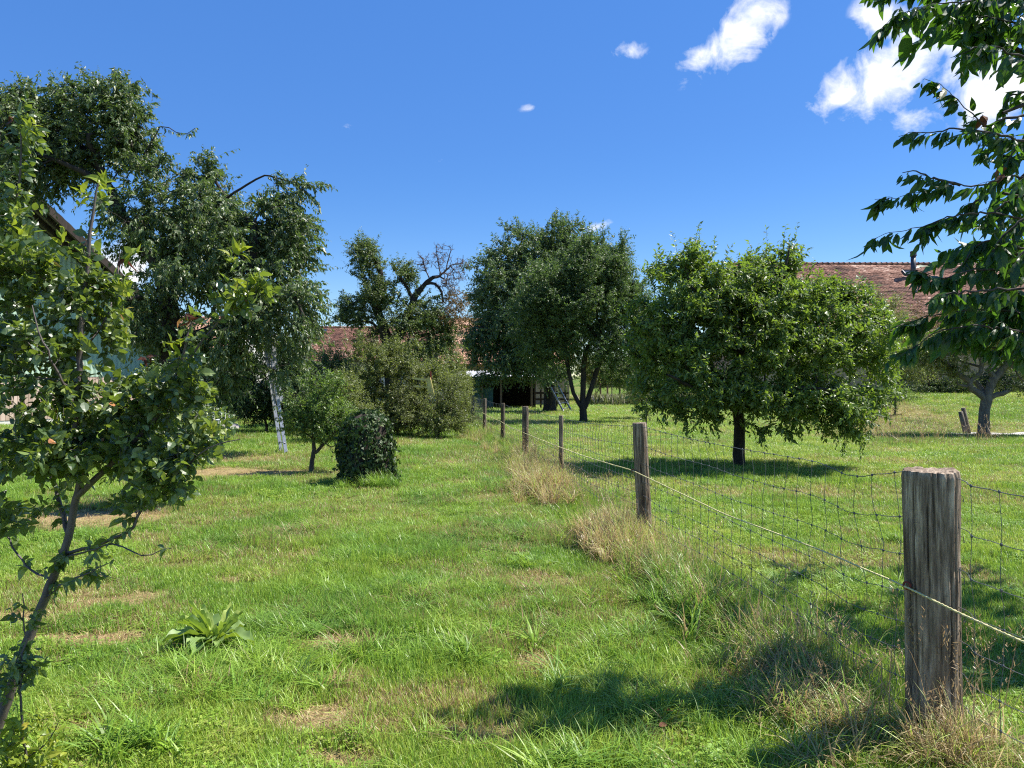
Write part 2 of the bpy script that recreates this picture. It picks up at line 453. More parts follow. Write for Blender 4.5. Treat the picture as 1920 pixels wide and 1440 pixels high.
MT['tile'] = rnd_mat('red_brown_roof_tile', [(0, (0.070, 0.034, 0.025)), (0.3, (0.145, 0.068, 0.046)), (0.6, (0.230, 0.112, 0.076)), (0.85, (0.33, 0.185, 0.130)), (1, (0.46, 0.31, 0.235))], 0.9, 1.3, 0.28)
MT['tile_red'] = rnd_mat('orange_red_roof_tile', [(0, (0.20, 0.09, 0.06)), (0.5, (0.36, 0.17, 0.115)), (1, (0.52, 0.30, 0.21))], 0.9, 1.3, 0.25)
MT['tile_tan'] = rnd_mat('sun_bleached_roof_tile', [(0, (0.34, 0.17, 0.11)), (0.5, (0.50, 0.28, 0.18)), (1, (0.62, 0.38, 0.25))], 0.9, 1.3, 0.25)
MT['glass'] = noisy_mat('dark_window_glass', (0.03, 0.035, 0.04), (0.05, 0.06, 0.07), 2, rough=0.08, bump=0, spec=0.8)
MT['zinc'] = noisy_mat('dark_zinc', (0.05, 0.05, 0.055), (0.10, 0.10, 0.11), 8, rough=0.5, bump=0, metal=0.6)
MT['teal'] = noisy_mat('teal_painted_board', (0.03, 0.09, 0.11), (0.06, 0.14, 0.16), 5, rough=0.7, bump=0.1)
MT['yellow_paint'] = noisy_mat('faded_yellow_paint', (0.60, 0.50, 0.16), (0.74, 0.66, 0.28), 7, rough=0.55, bump=0)
MT['red_paint'] = noisy_mat('dull_red_plastic', (0.10, 0.02, 0.02), (0.20, 0.04, 0.03), 30, rough=0.6, bump=0)
MT['fruit'] = noisy_mat('green_apple_skin', (0.20, 0.30, 0.04), (0.42, 0.42, 0.08), 6, rough=0.4, bump=0, spec=0.5)
MT['path'] = noisy_mat('pale_gravel', (0.36, 0.34, 0.31), (0.58, 0.55, 0.51), 40, rough=0.95, bump=0.5)
MT['deadleaf'] = noisy_mat('dead_brown_leaf', (0.10, 0.035, 0.02), (0.22, 0.09, 0.04), 30, rough=0.8, bump=0.2)
MT['stone'] = noisy_mat('pale_rubble_stone', (0.20, 0.18, 0.17), (0.46, 0.43, 0.41), 9, rough=0.95, bump=0.7)


def post_mat(name, seed, pale=1.0):
    m, nt, out = mat_new(name)
    N, L = nt.nodes, nt.links
    at = N.new('ShaderNodeAttribute'); at.attribute_name = 'rnd'       # 0 in the open cracks, 1 on the sound wood
    tc = N.new('ShaderNodeTexCoord')
    mp = N.new('ShaderNodeMapping'); mp.inputs['Scale'].default_value = (1, 1, 0.07); mp.inputs['Location'].default_value = (seed*3.1, seed, 0)
    L.new(tc.outputs['Object'], mp.inputs[0])
    n1 = N.new('ShaderNodeTexNoise'); n1.inputs['Scale'].default_value = 46; n1.inputs['Detail'].default_value = 10; n1.inputs['Roughness'].default_value = 0.78
    L.new(mp.outputs[0], n1.inputs['Vector'])
    n2 = N.new('ShaderNodeTexNoise'); n2.inputs['Scale'].default_value = 9; n2.inputs['Detail'].default_value = 5
    mp2 = N.new('ShaderNodeMapping'); mp2.inputs['Scale'].default_value = (1, 1, 0.35); L.new(tc.outputs['Object'], mp2.inputs[0])
    L.new(mp2.outputs[0], n2.inputs['Vector'])
    c1 = ramp(nt, n1.outputs[0], [(0.34, (0.034*pale, 0.024*pale, 0.017*pale)), (0.5, (0.135*pale, 0.104*pale, 0.076*pale)), (0.68, (0.34*pale, 0.28*pale, 0.215*pale))])
    c2 = ramp(nt, n2.outputs[0], [(0.35, (0.45, 0.40, 0.36)), (0.62, (1.0, 1.0, 1.0))])
    mx = N.new('ShaderNodeMix'); mx.data_type = 'RGBA'; mx.blend_type = 'MULTIPLY'; mx.inputs[0].default_value = 0.8
    L.new(c1, mx.inputs[6]); L.new(c2, mx.inputs[7])
    pb = N.new('ShaderNodeBsdfPrincipled'); pb.inputs['Roughness'].default_value = 0.9; pb.inputs['Specular IOR Level'].default_value = 0.2
    m2 = N.new('ShaderNodeMix'); m2.data_type = 'RGBA'; m2.inputs[6].default_value = (0.03, 0.024, 0.02, 1)
    L.new(at.outputs['Fac'], m2.inputs[0]); L.new(mx.outputs[2], m2.inputs[7]); L.new(m2.outputs[2], pb.inputs['Base Color'])
    b = N.new('ShaderNodeBump'); b.inputs['Strength'].default_value = 0.9; b.inputs['Distance'].default_value = 0.006
    L.new(n1.outputs[0], b.inputs['Height']); L.new(b.outputs[0], pb.inputs['Normal'])
    L.new(pb.outputs[0], out.inputs[0])
    return m


# ------------------------------------------------------------------ ground
DRY = []   # explicit worn patches (x, y, rx, ry, strength)
for px, py, rx, ry, s in [(20, 1160, .30, .14, .95), (130, 1195, .42, .13, .95), (190, 1130, .30, .16, .75), (255, 1120, .22, .20, .7),
                          (320, 1145, .20, .10, .4), (650, 1205, .26, .12, .7), (620, 1270, .22, .10, .5), (1000, 1235, .14, .22, .65),
                          (570, 1345, .18, .16, .8), (135, 1370, .14, .08, .9), (640, 1425, .16, .08, .7), (860, 1370, .22, .10, .55),
                          (190, 965, .9, .5, .9), (150, 985, .8, .4, .7), (320, 905, .6, .5, .6), (435, 885, 1.6, .7, .8), (430, 860, 1.6, .9, .55),
                          (540, 1000, .4, .3, .35), (870, 1000, .5, .4, .3), (820, 1310, .4, .2, .45), (1010, 1090, .3, .3, .5), (1050, 1100, .15, .2, .5),
                          (700, 1360, .25, .1, .5), (1245, 1370, .12, .10, .6), (100, 870, .9, .8, .6), (1000, 860, .8, 1.4, .35), (900, 860, 1.1, 2.0, .3),
                          (1740, 800, 2.5, 4., .3), (1650, 790, 2.0, 2.5, .55), (270, 1010, .4, .3, .4), (700, 960, .8, .8, .3), (430, 1085, .12, .12, .6)]:
    gx, gy = ground_at(px, py)
    DRY.append((gx, gy, rx*1.15, ry*1.15, min(1, s*1.05)))


def fence_x(y):
    ys = [-2, 2.85, 3.27, 7.39, 11.4, 15.4, 19.5, 23.5, 31, 45]
    xs = [2.45, 1.86, 1.79, 1.24, 0.73, 0.30, -0.20, -0.85, -1.60, -3.2]
    return np.interp(y, ys, xs)


def dryness(x, y):
    d = 0.30*ss(0.50, 0.72, fbm(x*0.9, y*0.9, 11, 4))+0.34*ss(0.56, 0.74, fbm(x*2.6, y*2.6, 21, 4))*(np.abs(x) < 30)
    wig = 0.55*(fbm(x*5, y*5, 31, 3)-0.5)*2
    for gx, gy, rx, ry, s in DRY:
        q = np.sqrt(((x-gx)/rx)**2+((y-gy)/ry)**2)+wig
        d = np.maximum(d, s*(1-ss(0.55, 1.25, q)))
    return np.clip(d, 0, 1)


def build_ground():
    ys = np.unique(np.concatenate([np.arange(-6, 2, .5), np.arange(2, 9, 0.08), np.arange(9, 30, 0.25), np.arange(30, 110, 2.0), np.array([120, 150, 200, 300, 500, 900, 1600])]))
    xs = np.unique(np.concatenate([-np.array([1500, 700, 350, 200, 130, 90, 60]), np.arange(-40, -14, 2.0), np.arange(-14, -6, .5), np.arange(-6, 6, 0.1), np.arange(6, 14, .5), np.arange(14, 40, 2.0), np.array([60, 90, 130, 200, 350, 700, 1500])]))
    X, Y = np.meshgrid(xs, ys)
    Z = height(X, Y)
    n, m = X.shape
    i, j = np.meshgrid(np.arange(n-1), np.arange(m-1), indexing='ij')
    q = np.stack([i*m+j, i*m+j+1, (i+1)*m+j+1, (i+1)*m+j], -1).reshape(-1, 4)
    mb = MB()
    mb.add(np.stack([X, Y, Z], -1).reshape(-1, 3), quad=q, rnd=dryness(X, Y).ravel())
    m_, nt, out = mat_new('lawn_soil')
    N, L = nt.nodes, nt.links
    at = N.new('ShaderNodeAttribute'); at.attribute_name = 'rnd'
    tc = N.new('ShaderNodeTexCoord')
    n1 = N.new('ShaderNodeTexNoise'); n1.inputs['Scale'].default_value = 26; n1.inputs['Detail'].default_value = 8; n1.inputs['Roughness'].default_value = 0.7
    L.new(tc.outputs['Object'], n1.inputs['Vector'])
    n2 = N.new('ShaderNodeTexNoise'); n2.inputs['Scale'].default_value = 0.7; n2.inputs['Detail'].default_value = 6
    L.new(tc.outputs['Object'], n2.inputs['Vector'])
    g1 = ramp(nt, n1.outputs[0], [(0.3, (0.045, 0.075, 0.020)), (0.55, (0.10, 0.165, 0.026)), (0.75, (0.17, 0.215, 0.045))])
    g2 = ramp(nt, n2.outputs[0], [(0.35, (0.75, 0.85, 0.8)), (0.65, (1.15, 1.1, 1.0))])
    mg = N.new('ShaderNodeMix'); mg.data_type = 'RGBA'; mg.blend_type = 'MULTIPLY'; mg.inputs[0].default_value = 1
    L.new(g1, mg.inputs[6]); L.new(g2, mg.inputs[7])
    d1 = ramp(nt, n1.outputs[0], [(0.3, (0.13, 0.075, 0.040)), (0.5, (0.34, 0.235, 0.115)), (0.72, (0.52, 0.41, 0.22))])
    mx = N.new('ShaderNodeMix'); mx.data_type = 'RGBA'
    L.new(at.outputs['Fac'], mx.inputs[0]); L.new(mg.outputs[2], mx.inputs[6]); L.new(d1, mx.inputs[7])
    pb = N.new('ShaderNodeBsdfPrincipled'); pb.inputs['Roughness'].default_value = 0.95; pb.inputs['Specular IOR Level'].default_value = 0.1
    L.new(mx.outputs[2], pb.inputs['Base Color'])
    b = N.new('ShaderNodeBump'); b.inputs['Strength'].default_value = 1.0; b.inputs['Distance'].default_value = 0.03
    L.new(n1.outputs[0], b.inputs['Height']); L.new(b.outputs[0], pb.inputs['Normal'])
    L.new(pb.outputs[0], out.inputs[0])
    o = mb.build('ground', m_, smooth=True)
    tag(o, 'sunlit orchard lawn with worn straw coloured patches', 'ground', kind='structure')


build_ground()


# ------------------------------------------------------------------ grass
def blades(mb, pos, ang, lean, hgt, wid, rs, curl=0.6, segs=3, rnd=None):
    """grass blades: strips that rise and bend over in direction ang"""
    n = len(pos)
    t = np.linspace(0, 1, segs+1)
    d = np.stack([np.cos(ang), np.sin(ang), np.zeros(n)], -1)
    side = np.stack([-np.sin(ang), np.cos(ang), np.zeros(n)], -1)
    th = lean[:, None]+curl*t[None]*rs.uniform(0.4, 1.6, (n, 1))
    step = hgt[:, None]/segs
    hx = np.concatenate([np.zeros((n, 1)), np.cumsum(np.sin(th[:, :-1])*step, 1)], 1)
    hz = np.concatenate([np.zeros((n, 1)), np.cumsum(np.cos(th[:, :-1])*step, 1)], 1)
    c = pos[:, None]+d[:, None]*hx[..., None]+UP*hz[..., None]
    w = wid[:, None]*np.array([0.8, 1.0, 0.8, 0.45, 0.3, 0.2][:segs] + [0.0])[None]
    Lf = c[:, :segs]-side[:, None]*w[:, :segs, None]/2
    Rt = c[:, :segs]+side[:, None]*w[:, :segs, None]/2
    tip = c[:, segs:]
    v = np.concatenate([Lf, Rt, tip], 1)
    k = 2*segs+1
    q = np.array([(i, segs+i, segs+i+1, i+1) for i in range(segs-1)])
    tr = np.array([(segs-1, 2*segs-1, 2*segs)])
    off = (np.arange(n)*k)[:, None, None]
    if rnd is None: rnd = rs.uniform(0, 1, n)
    mb.add(v.reshape(-1, 3), tri=(tr[None]+off).reshape(-1, 3), quad=(q[None]+off).reshape(-1, 4), rnd=np.repeat(rnd, k))


PROTO = bpy.data.collections.new('grass_tufts')


def proto(kind, k):
    rs = RS(100+k)
    mb = MB()
    if kind == 'lawn':
        n = 34; r = 0.06
        p = np.zeros((n, 3)); p[:, :2] = rs.normal(0, r*0.6, (n, 2))
        blades(mb, p, rs.uniform(0, 6.28, n), rs.uniform(0.0, 0.38, n), rs.uniform(0.022, 0.085, n), rs.uniform(0.0020, 0.0042, n), rs, 0.5)
    elif kind == 'clover':
        n = 16; p = np.zeros((n, 3)); p[:, :2] = rs.normal(0, 0.035, (n, 2))
        h = rs.uniform(0.02, 0.05, n); a = rs.uniform(0, 6.28, n)
        blades(mb, p, a, rs.uniform(0.0, 0.4, n), h, np.full(n, 0.002), rs, 0.2)
        for i in range(n):
            c = p[i]+np.array([0, 0, h[i]])
            for q in range(3):
                b = a[i]+q*2.09; e = 0.013
                d = np.array([math.cos(b), math.sin(b), 0.15]); s = np.array([-math.sin(b), math.cos(b), 0])
                mb.add([c, c+d*e*.6-s*e*.5, c+d*e, c+d*e*.6+s*e*.5], quad=[(0, 1, 2, 3)], rnd=rs.uniform(0, 1))
    elif kind == 'tall':
        n = 46; p = np.zeros((n, 3)); p[:, :2] = rs.normal(0, 0.035, (n, 2))
        blades(mb, p, rs.uniform(0, 6.28, n), rs.uniform(0.05, 0.6, n), rs.uniform(0.10, 0.28, n), rs.uniform(0.0032, 0.0072, n), rs, 1.7, 5)
    elif kind == 'wide':
        n = 26; p = np.zeros((n, 3)); p[:, :2] = rs.normal(0, 0.02, (n, 2))
        blades(mb, p, rs.uniform(0, 6.28, n), rs.uniform(0.1, 0.9, n), rs.uniform(0.12, 0.28, n), rs.uniform(0.007, 0.012, n), rs, 1.1, 5)
    elif kind == 'stalk':
        n = 5; p = np.zeros((n, 3)); p[:, :2] = rs.normal(0, 0.04, (n, 2))
        a = rs.uniform(0, 6.28, n); ln = rs.uniform(0.0, 0.35, n); h = rs.uniform(0.35, 0.75, n)
        blades(mb, p, a, ln, h, np.full(n, 0.0036), rs, 0.55, 5, rnd=rs.uniform(0.0, 0.4, n))
        for i in range(n):     # seed head near the tip
            tdir = np.array([math.cos(a[i])*math.sin(ln[i]+.3), math.sin(a[i])*math.sin(ln[i]+.3), math.cos(ln[i]+.3)])
            tip = p[i]+tdir*h[i]*0.93
            m = 14
            q = tip[None]+tdir[None]*np.linspace(-0.12, 0.0, m)[:, None]+rs.normal(0, 0.004, (m, 3))
            blades(mb, q, rs.uniform(0, 6.28, m), rs.uniform(0.2, 0.8, m), rs.uniform(0.012, 0.026, m), np.full(m, 0.004), rs, 0.4, 3, rnd=rs.uniform(0, 0.3, m))
    elif kind == 'thatch':
        n = 26; p = np.zeros((n, 3)); p[:, :2] = rs.normal(0, 0.05, (n, 2)); p[:, 2] = rs.uniform(0.0, 0.012, n)
        blades(mb, p, rs.uniform(0, 6.28, n), rs.uniform(1.1, 1.5, n), rs.uniform(0.03, 0.08, n), rs.uniform(0.002, 0.004, n), rs, 0.25, 3)
    o = mb.build('tuft_%s_%d' % (kind, k), MT['grass'])
    COL.objects.unlink(o)
    PROTO.objects.link(o)


KINDS = ['lawn', 'lawn', 'lawn', 'lawn', 'lawn', 'lawn', 'clover', 'tall', 'tall', 'wide', 'stalk', 'stalk', 'thatch']
for k_, nm in enumerate(KINDS):
    proto(nm, k_)
# Collection Info sorts children alphabetically: map kind -> indices in that order
_names = sorted(o.name for o in PROTO.objects)
IDX = {}
for i_, n_ in enumerate(_names):
    IDX.setdefault(n_.split('_')[1], []).append(i_)


def scatter(name, label, pos, idx, rot, scl, dry, tint):
    me = bpy.data.meshes.new(name)
    n = len(pos)
    me.vertices.add(n); me.vertices.foreach_set('co', pos.astype(np.float32).ravel())
    for an, ty, dat in (('trot', 'FLOAT_VECTOR', rot), ('tscl', 'FLOAT_VECTOR', scl)):
        a = me.attributes.new(an, ty, 'POINT'); a.data.foreach_set('vector', dat.astype(np.float32).ravel())
    for an, dat in (('dryv', dry), ('tintv', tint)):
        a = me.attributes.new(an, 'FLOAT', 'POINT'); a.data.foreach_set('value', dat.astype(np.float32))
    a = me.attributes.new('tidx', 'INT', 'POINT'); a.data.foreach_set('value', idx.astype(np.int32))
    me.materials.append(MT['grass'])
    o = bpy.data.objects.new(name, me); COL.objects.link(o)
    ng = bpy.data.node_groups.new(name+'_nodes', 'GeometryNodeTree')
    ng.interface.new_socket('Geometry', in_out='INPUT', socket_type='NodeSocketGeometry')
    ng.interface.new_socket('Geometry', in_out='OUTPUT', socket_type='NodeSocketGeometry')
    N, L = ng.nodes, ng.links
    gi, go = N.new('NodeGroupInput'), N.new('NodeGroupOutput')
    ci = N.new('GeometryNodeCollectionInfo'); ci.inputs['Collection'].default_value = PROTO
    ci.inputs['Separate Children'].default_value = True; ci.inputs['Reset Children'].default_value = True
    ip = N.new('GeometryNodeInstanceOnPoints'); ip.inputs['Pick Instance'].default_value = True

    def na(nm, ty):
        q = N.new('GeometryNodeInputNamedAttribute'); q.data_type = ty; q.inputs['Name'].default_value = nm
        return q.outputs[0]
    L.new(gi.outputs[0], ip.inputs['Points']); L.new(ci.outputs[0], ip.inputs['Instance'])
    L.new(na('tidx', 'INT'), ip.inputs['Instance Index'])
    L.new(na('trot', 'FLOAT_VECTOR'), ip.inputs['Rotation']); L.new(na('tscl', 'FLOAT_VECTOR'), ip.inputs['Scale'])
    L.new(ip.outputs[0], go.inputs[0])
    md = o.modifiers.new('tufts', 'NODES'); md.node_group = ng
    tag(o, label, 'grass', kind='stuff')
    return o


def sample_band(rs, y0, y1, dens, spread=0.80, pad=1.2):
    hw = spread*y1+pad
    n = int(dens*2*hw*(y1-y0))
    x = rs.uniform(-hw, hw, n); y = rs.uniform(y0, y1, n)
    k = np.abs(x) < spread*y+pad
    return x[k], y[k]


def build_lawn():
    rs = RS(5)
    X, Y, S, band = [], [], [], []
    for y0, y1, dn, sc in [(1.6, 4.2, 1150, 1.0), (4.2, 6.5, 800, 1.05), (6.5, 10, 420, 1.2), (10, 15, 170, 1.5), (15, 23, 80, 1.9), (23, 38, 26, 2.8), (38, 70, 6, 4.5)]:
        x, y = sample_band(rs, y0, y1, dn)
        X.append(x); Y.append(y); S.append(np.full(len(x), sc))
    x, y, s = map(np.concatenate, (X, Y, S))
    # keep the gravel path clear
    k = ~((np.abs(y-24.2) < 0.9) & (x > 13.9))
    dx_, dy_ = ground_at(400, 1205)
    k &= (x-dx_)**2+(y-dy_)**2 > .16**2
    x, y, s = x[k], y[k], s[k]
    d = dryness(x, y)
    keep = rs.uniform(0, 1, len(x)) > 0.72*ss(0.3, 0.9, d)
    keep &= (s > 1.6) | (rs.uniform(0, 1, len(x)) < 0.35+1.3*ss(.35, .6, fbm(x*7, y*7, 91, 2)))
    x, y, s, d = x[keep], y[keep], s[keep], d[keep]
    n = len(x)
    lush = fbm(x*0.8+40, y*0.8, 41, 4)          # where the grass grows longer
    fine = fbm(x*3.3, y*3.3, 43, 3)
    hgt = 0.78+0.8*ss(0.42, 0.72, lush)*ss(0.35, 0.7, fine)
    hgt = hgt*(1-0.45*ss(.3, .8, d))
    fd = x-fence_x(y)                            # long growth along the fence
    nearf = np.exp(-(fd/0.28)**2)
    hgt = hgt+1.6*nearf
    hgt = hgt*np.where(fd > 0.3, 0.85, 1.0)      # the field beyond is mown more evenly
    u = rs.uniform(0, 1, n)
    idx = rs.choice(IDX['lawn'], n)
    cl = (fbm(x*1.3, y*1.3, 51, 3) > 0.56) & (u < 0.22) & (d < .3) & (s < 1.6)
    idx[cl] = IDX['clover'][0]
    th = (u < ss(0.25, 0.9, d)*0.75)
    idx[th] = IDX['thatch'][0]
    tl = (u > 0.985-0.10*ss(0.5, 0.7, lush)) & (d < .4) & (s < 1.6) & (fd < .4)
    idx[tl] = rs.choice(IDX['tall'], tl.sum())
    hgt[tl] = rs.uniform(0.35, 0.8, tl.sum())
    hgt[cl] = np.minimum(hgt[cl], 1.2)
    z = height(x, y)
    sc3 = np.stack([s*rs.uniform(.8, 1.25, n), s*rs.uniform(.8, 1.25, n), np.sqrt(s)*hgt*rs.uniform(.75, 1.25, n)], -1)
    rot = np.stack([rs.normal(0, .12, n), rs.normal(0, .12, n), rs.uniform(0, 6.28, n)], -1)
    tint = np.clip(0.12+0.75*fbm(x*0.6, y*0.6, 61, 4)+0.5*(fine-0.5)+rs.normal(0, .16, n)+0.12*(fd > 0.4)-0.25*ss(.5, .7, lush), 0, 1)
    dr = np.clip(0.085+1.15*d+rs.normal(0, 0.06, n), 0, 1)
    scatter('lawn_grass', 'short green lawn grass with clover and dry straw', np.stack([x, y, z-0.004], -1), idx, rot, sc3, dr, tint)

    # long uncut growth under the fence: a green base, dry beige straw where the photo shows it
    X, Y, I, H, D, T, S2 = [], [], [], [], [], [], []
    def clump(cx, cy, rx, ry, n, kinds, h0, h1, d0, d1, t0, t1, s0=0.8, s1=1.3):
        x = rs.normal(cx, rx, n); y = rs.normal(cy, ry, n)
        X.append(x); Y.append(y)
        I.append(np.array([IDX[k][rs.randint(len(IDX[k]))] for k in rs.choice(kinds, n)]))
        H.append(rs.uniform(h0, h1, n)); D.append(rs.uniform(d0, d1, n)); T.append(rs.uniform(t0, t1, n)); S2.append(rs.uniform(s0, s1, n))
    for y0 in np.arange(1.6, 30, 0.22):
        fx = float(fence_x(y0)); k = 1 if y0 < 12 else 2
        clump(fx-0.05, y0, 0.12, 0.12, 6 if y0 < 9 else 3, ['tall', 'tall', 'wide'], 0.6*k**.3, 1.3*k**.3, 0.0, 0.25, 0.1, 0.7, 0.8*k**.5, 1.2*k**.5)
        if rs.uniform() < 0.7: clump(fx, y0, 0.12, 0.12, 1, ['stalk'], 0.5, 0.95, 0.8, 1.0, 0.5, 0.9)
    # straw heaps (beside the posts)
    clump(0.97, 7.35, 0.16, 0.42, 210, ['tall', 'tall', 'wide'], 0.9, 2.1, 0.75, 1.0, .5, .9)
    clump(1.10, 7.1, 0.10, 0.22, 90, ['tall'], 1.2, 2.1, 0.7, 1.0, .5, .9)
    clump(1.02, 7.7, 0.2, 0.6, 14, ['stalk'], 0.7, 1.1, 0.9, 1.0, .5, .9)
    clump(0.52, 10.9, 0.17, 0.55, 190, ['tall', 'tall', 'wide'], 1.2, 2.5, 0.7, 1.0, .6, 1, 1.0, 1.6)
    clump(0.30, 13.2, 0.16, 0.5, 60, ['tall'], 1.2, 2.4, 0.6, 1.0, .6, 1)
    clump(0.62, 11.2, 0.10, 0.3, 12, ['stalk'], .9, 1.25, 0.9, 1.0, .6, 1)
    clump(0.42, 12.3, 0.15, 1.0, 18, ['stalk'], 0.9, 1.6, 0.9, 1.0, .6, 1)
    clump(0.2, 15.2, 0.16, 1.0, 36, ['tall'], 1.2, 2.6, 0.6, 1.0, .6, 1)
    clump(-0.3, 19.3, 0.2, 1.2, 36, ['tall'], 1.2, 2.8, 0.5, 1.0, .6, 1)
    clump(-0.95, 23, 0.25, 1.5, 34, ['tall'], 1.4, 2.8, 0.4, 0.9, .6, 1)
    # brown matted heap left of the near post
    clump(1.50, 3.55, 0.15, 0.30, 110, ['tall', 'wide'], 0.8, 1.5, 0.55, 1.0, .2, .6)
    clump(1.74, 3.00, 0.06, 0.06, 34, ['tall', 'wide'], 1.1, 2.0, 0.8, 1.0, .4, .9)
    clump(1.70, 3.10, 0.07, 0.12, 8, ['stalk'], 0.8, 1.15, 0.95, 1.0, .4, .9)
    clump(1.48, 4.2, 0.16, 0.35, 70, ['tall', 'wide'], 1.0, 1.9, 0.35, 0.95, .2, .6)
    clump(1.36, 5.0, 0.13, 0.35, 60, ['tall', 'wide'], 1.0, 1.8, 0.15, 0.8, .2, .6)
    clump(1.62, 4.0, 0.1, 0.5, 6, ['stalk'], 0.7, 1.1, 0.8, 1.0, .4, .9)
    clump(1.92, 2.75, 0.06, 0.15, 26, ['tall'], 1.0, 1.8, 0.7, 1.0, .4, .9)
    clump(2.15, 3.0, 0.2, 0.3, 5, ['stalk'], 0.8, 1.3, 0.9, 1.0, .4, .9)
    clump(1.15, 5.6, 0.14, 0.4, 44, ['tall', 'wide'], 1.0, 1.7, 0.0, 0.35, .0, .5)
    clump(1.25, 5.2, 0.1, 0.2, 24, ['wide'], 1.0, 1.6, 0.0, 0.1, .1, .5)
    clump(1.18, 6.3, 0.12, 0.35, 60, ['tall'], 1.1, 1.9, 0.3, 0.9, .1, .6)
    # long bluish tussocks in the lawn
    for px, py, rx, ry, n, kd, h0, h1 in [(400, 1275, .30, .18, 60, ['tall'], .6, 1.0), (250, 1400, .10, .05, 14, ['wide'], .9, 1.2), (880, 1240, .16, .10, 14, ['wide', 'tall'], .6, 1.0),
                                          (740, 1110, .28, .25, 30, ['tall'], .5, .8), (990, 1060, .10, .10, 8, ['wide'], .5, .8), (200, 1330, .3, .12, 20, ['tall'], .5, .9),
                                          (820, 960, .8, .5, 40, ['tall'], .45, .75), (1090, 940, .5, .6, 30, ['tall', 'wide'], .5, .8), (1240, 1330, .25, .2, 40, ['tall'], .6, 1.0),
                                          (1140, 1200, .2, .2, 30, ['tall'], .5, .9), (718, 915, .16, .06, 26, ['wide', 'tall'], 1.4, 2.0), (645, 915, .12, .05, 8, ['tall'], .9, 1.3), (600, 990, .5, .4, 24, ['tall'], .4, .7),
                                          (1080, 1430, .12, .06, 8, ['wide'], .6, .9), (450, 1300, .2, .08, 6, ['wide'], .6, .9), (1430, 1240, .2, .2, 30, ['tall'], .6, 1.0), (480, 1180, .15, .1, 10, ['tall'], .5, .8)]:
        gx, gy = ground_at(px, py)
        clump(gx, gy, rx, ry, n, kd, h0*.9, h1*.9, 0.0, 0.2, 0.15, 0.7)
    # yellow seeding grass on the right bank and loose tufts in the field
    for _ in range(60):
        gx = rs.uniform(9.5, 13.5); gy = rs.uniform(19.5, 25.5)
        clump(gx, gy, .2, .2, 2, ['stalk'], 0.7, 1.2, 0.8, 1.0, .6, 1, 1.5, 2.0)
    for _ in range(26):
        gy = rs.uniform(4, 12); gx = float(fence_x(gy))+rs.uniform(.3, 3.0)
        clump(gx, gy, .12, .12, 5, ['tall'], 0.5, 0.9, 0.0, 0.2, .1, .6)
    x, y, i, h, dd, t, s2 = map(np.concatenate, (X, Y, I, H, D, T, S2))
    n = len(x)
    rot = np.stack([rs.normal(0, .2, n), rs.normal(0, .2, n), rs.uniform(0, 6.28, n)], -1)
    scatter('long_grass', 'long uncut grass and beige straw tussocks along the wire fence', np.stack([x, y, height(x, y)-0.005], -1), i, rot,
            np.stack([s2, s2, h], -1), dd, t)


build_lawn()

# ------------------------------------------------------------------ leaves and trees
LEAF_FAR = (np.array([[0, 0, 0], [-.5, .42, .10], [0, .45, -.03], [.5, .42, .10], [0, 1, -.12]]), [(0, 2, 1), (0, 3, 2), (1, 2, 4), (2, 3, 4)], [])
LEAF_NEAR = (np.array([[0, 0, 0], [0, .33, 0.0], [0, .68, -.03], [0, 1.0, -.16],
                       [-.34, .16, .05], [-.5, .42, .10], [-.36, .72, .04], [.34, .16, .05], [.5, .42, .10], [.36, .72, .04]]),
             [(0, 1, 4), (0, 7, 1), (2, 3, 6), (2, 9, 3)], [(4, 1, 5, 5), ])
LEAF_NEAR = (LEAF_NEAR[0], [(0, 1, 4), (4, 1, 5), (1, 2, 5), (5, 2, 6), (6, 2, 3), (0, 7, 1), (7, 8, 1), (1, 8, 2), (8, 9, 2), (9, 3, 2)], [])


def leaves(mb, pos, dirs, norms, length, width, rs, tmpl=LEAF_FAR, curl=0.3, rnd=None):
    n = len(pos)
    if n == 0: return
    y = nrm(dirs)
    x = nrm(np.cross(y, norms)); z = np.cross(x, y)
    tv, tt, tq = tmpl
    L = np.broadcast_to(length, (n,)); Wd = np.broadcast_to(width, (n,))
    c = rs.normal(curl, abs(curl)*0.6+0.05, n)
    lx = tv[:, 0][None]*Wd[:, None]
    ly = tv[:, 1][None]*L[:, None]
    lz = tv[:, 2][None]*Wd[:, None]*rs.uniform(.2, 2.2, (n, 1))-c[:, None]*(tv[:, 1]**2)[None]*L[:, None]
    v = pos[:, None]+lx[..., None]*x[:, None]+ly[..., None]*y[:, None]+lz[..., None]*z[:, None]
    k = len(tv); off = (np.arange(n)*k)[:, None, None]
    if rnd is None: rnd = rs.beta(2.0, 2.2, n)
    mb.add(v.reshape(-1, 3), tri=(np.array(tt)[None]+off).reshape(-1, 3), rnd=np.repeat(rnd, k))


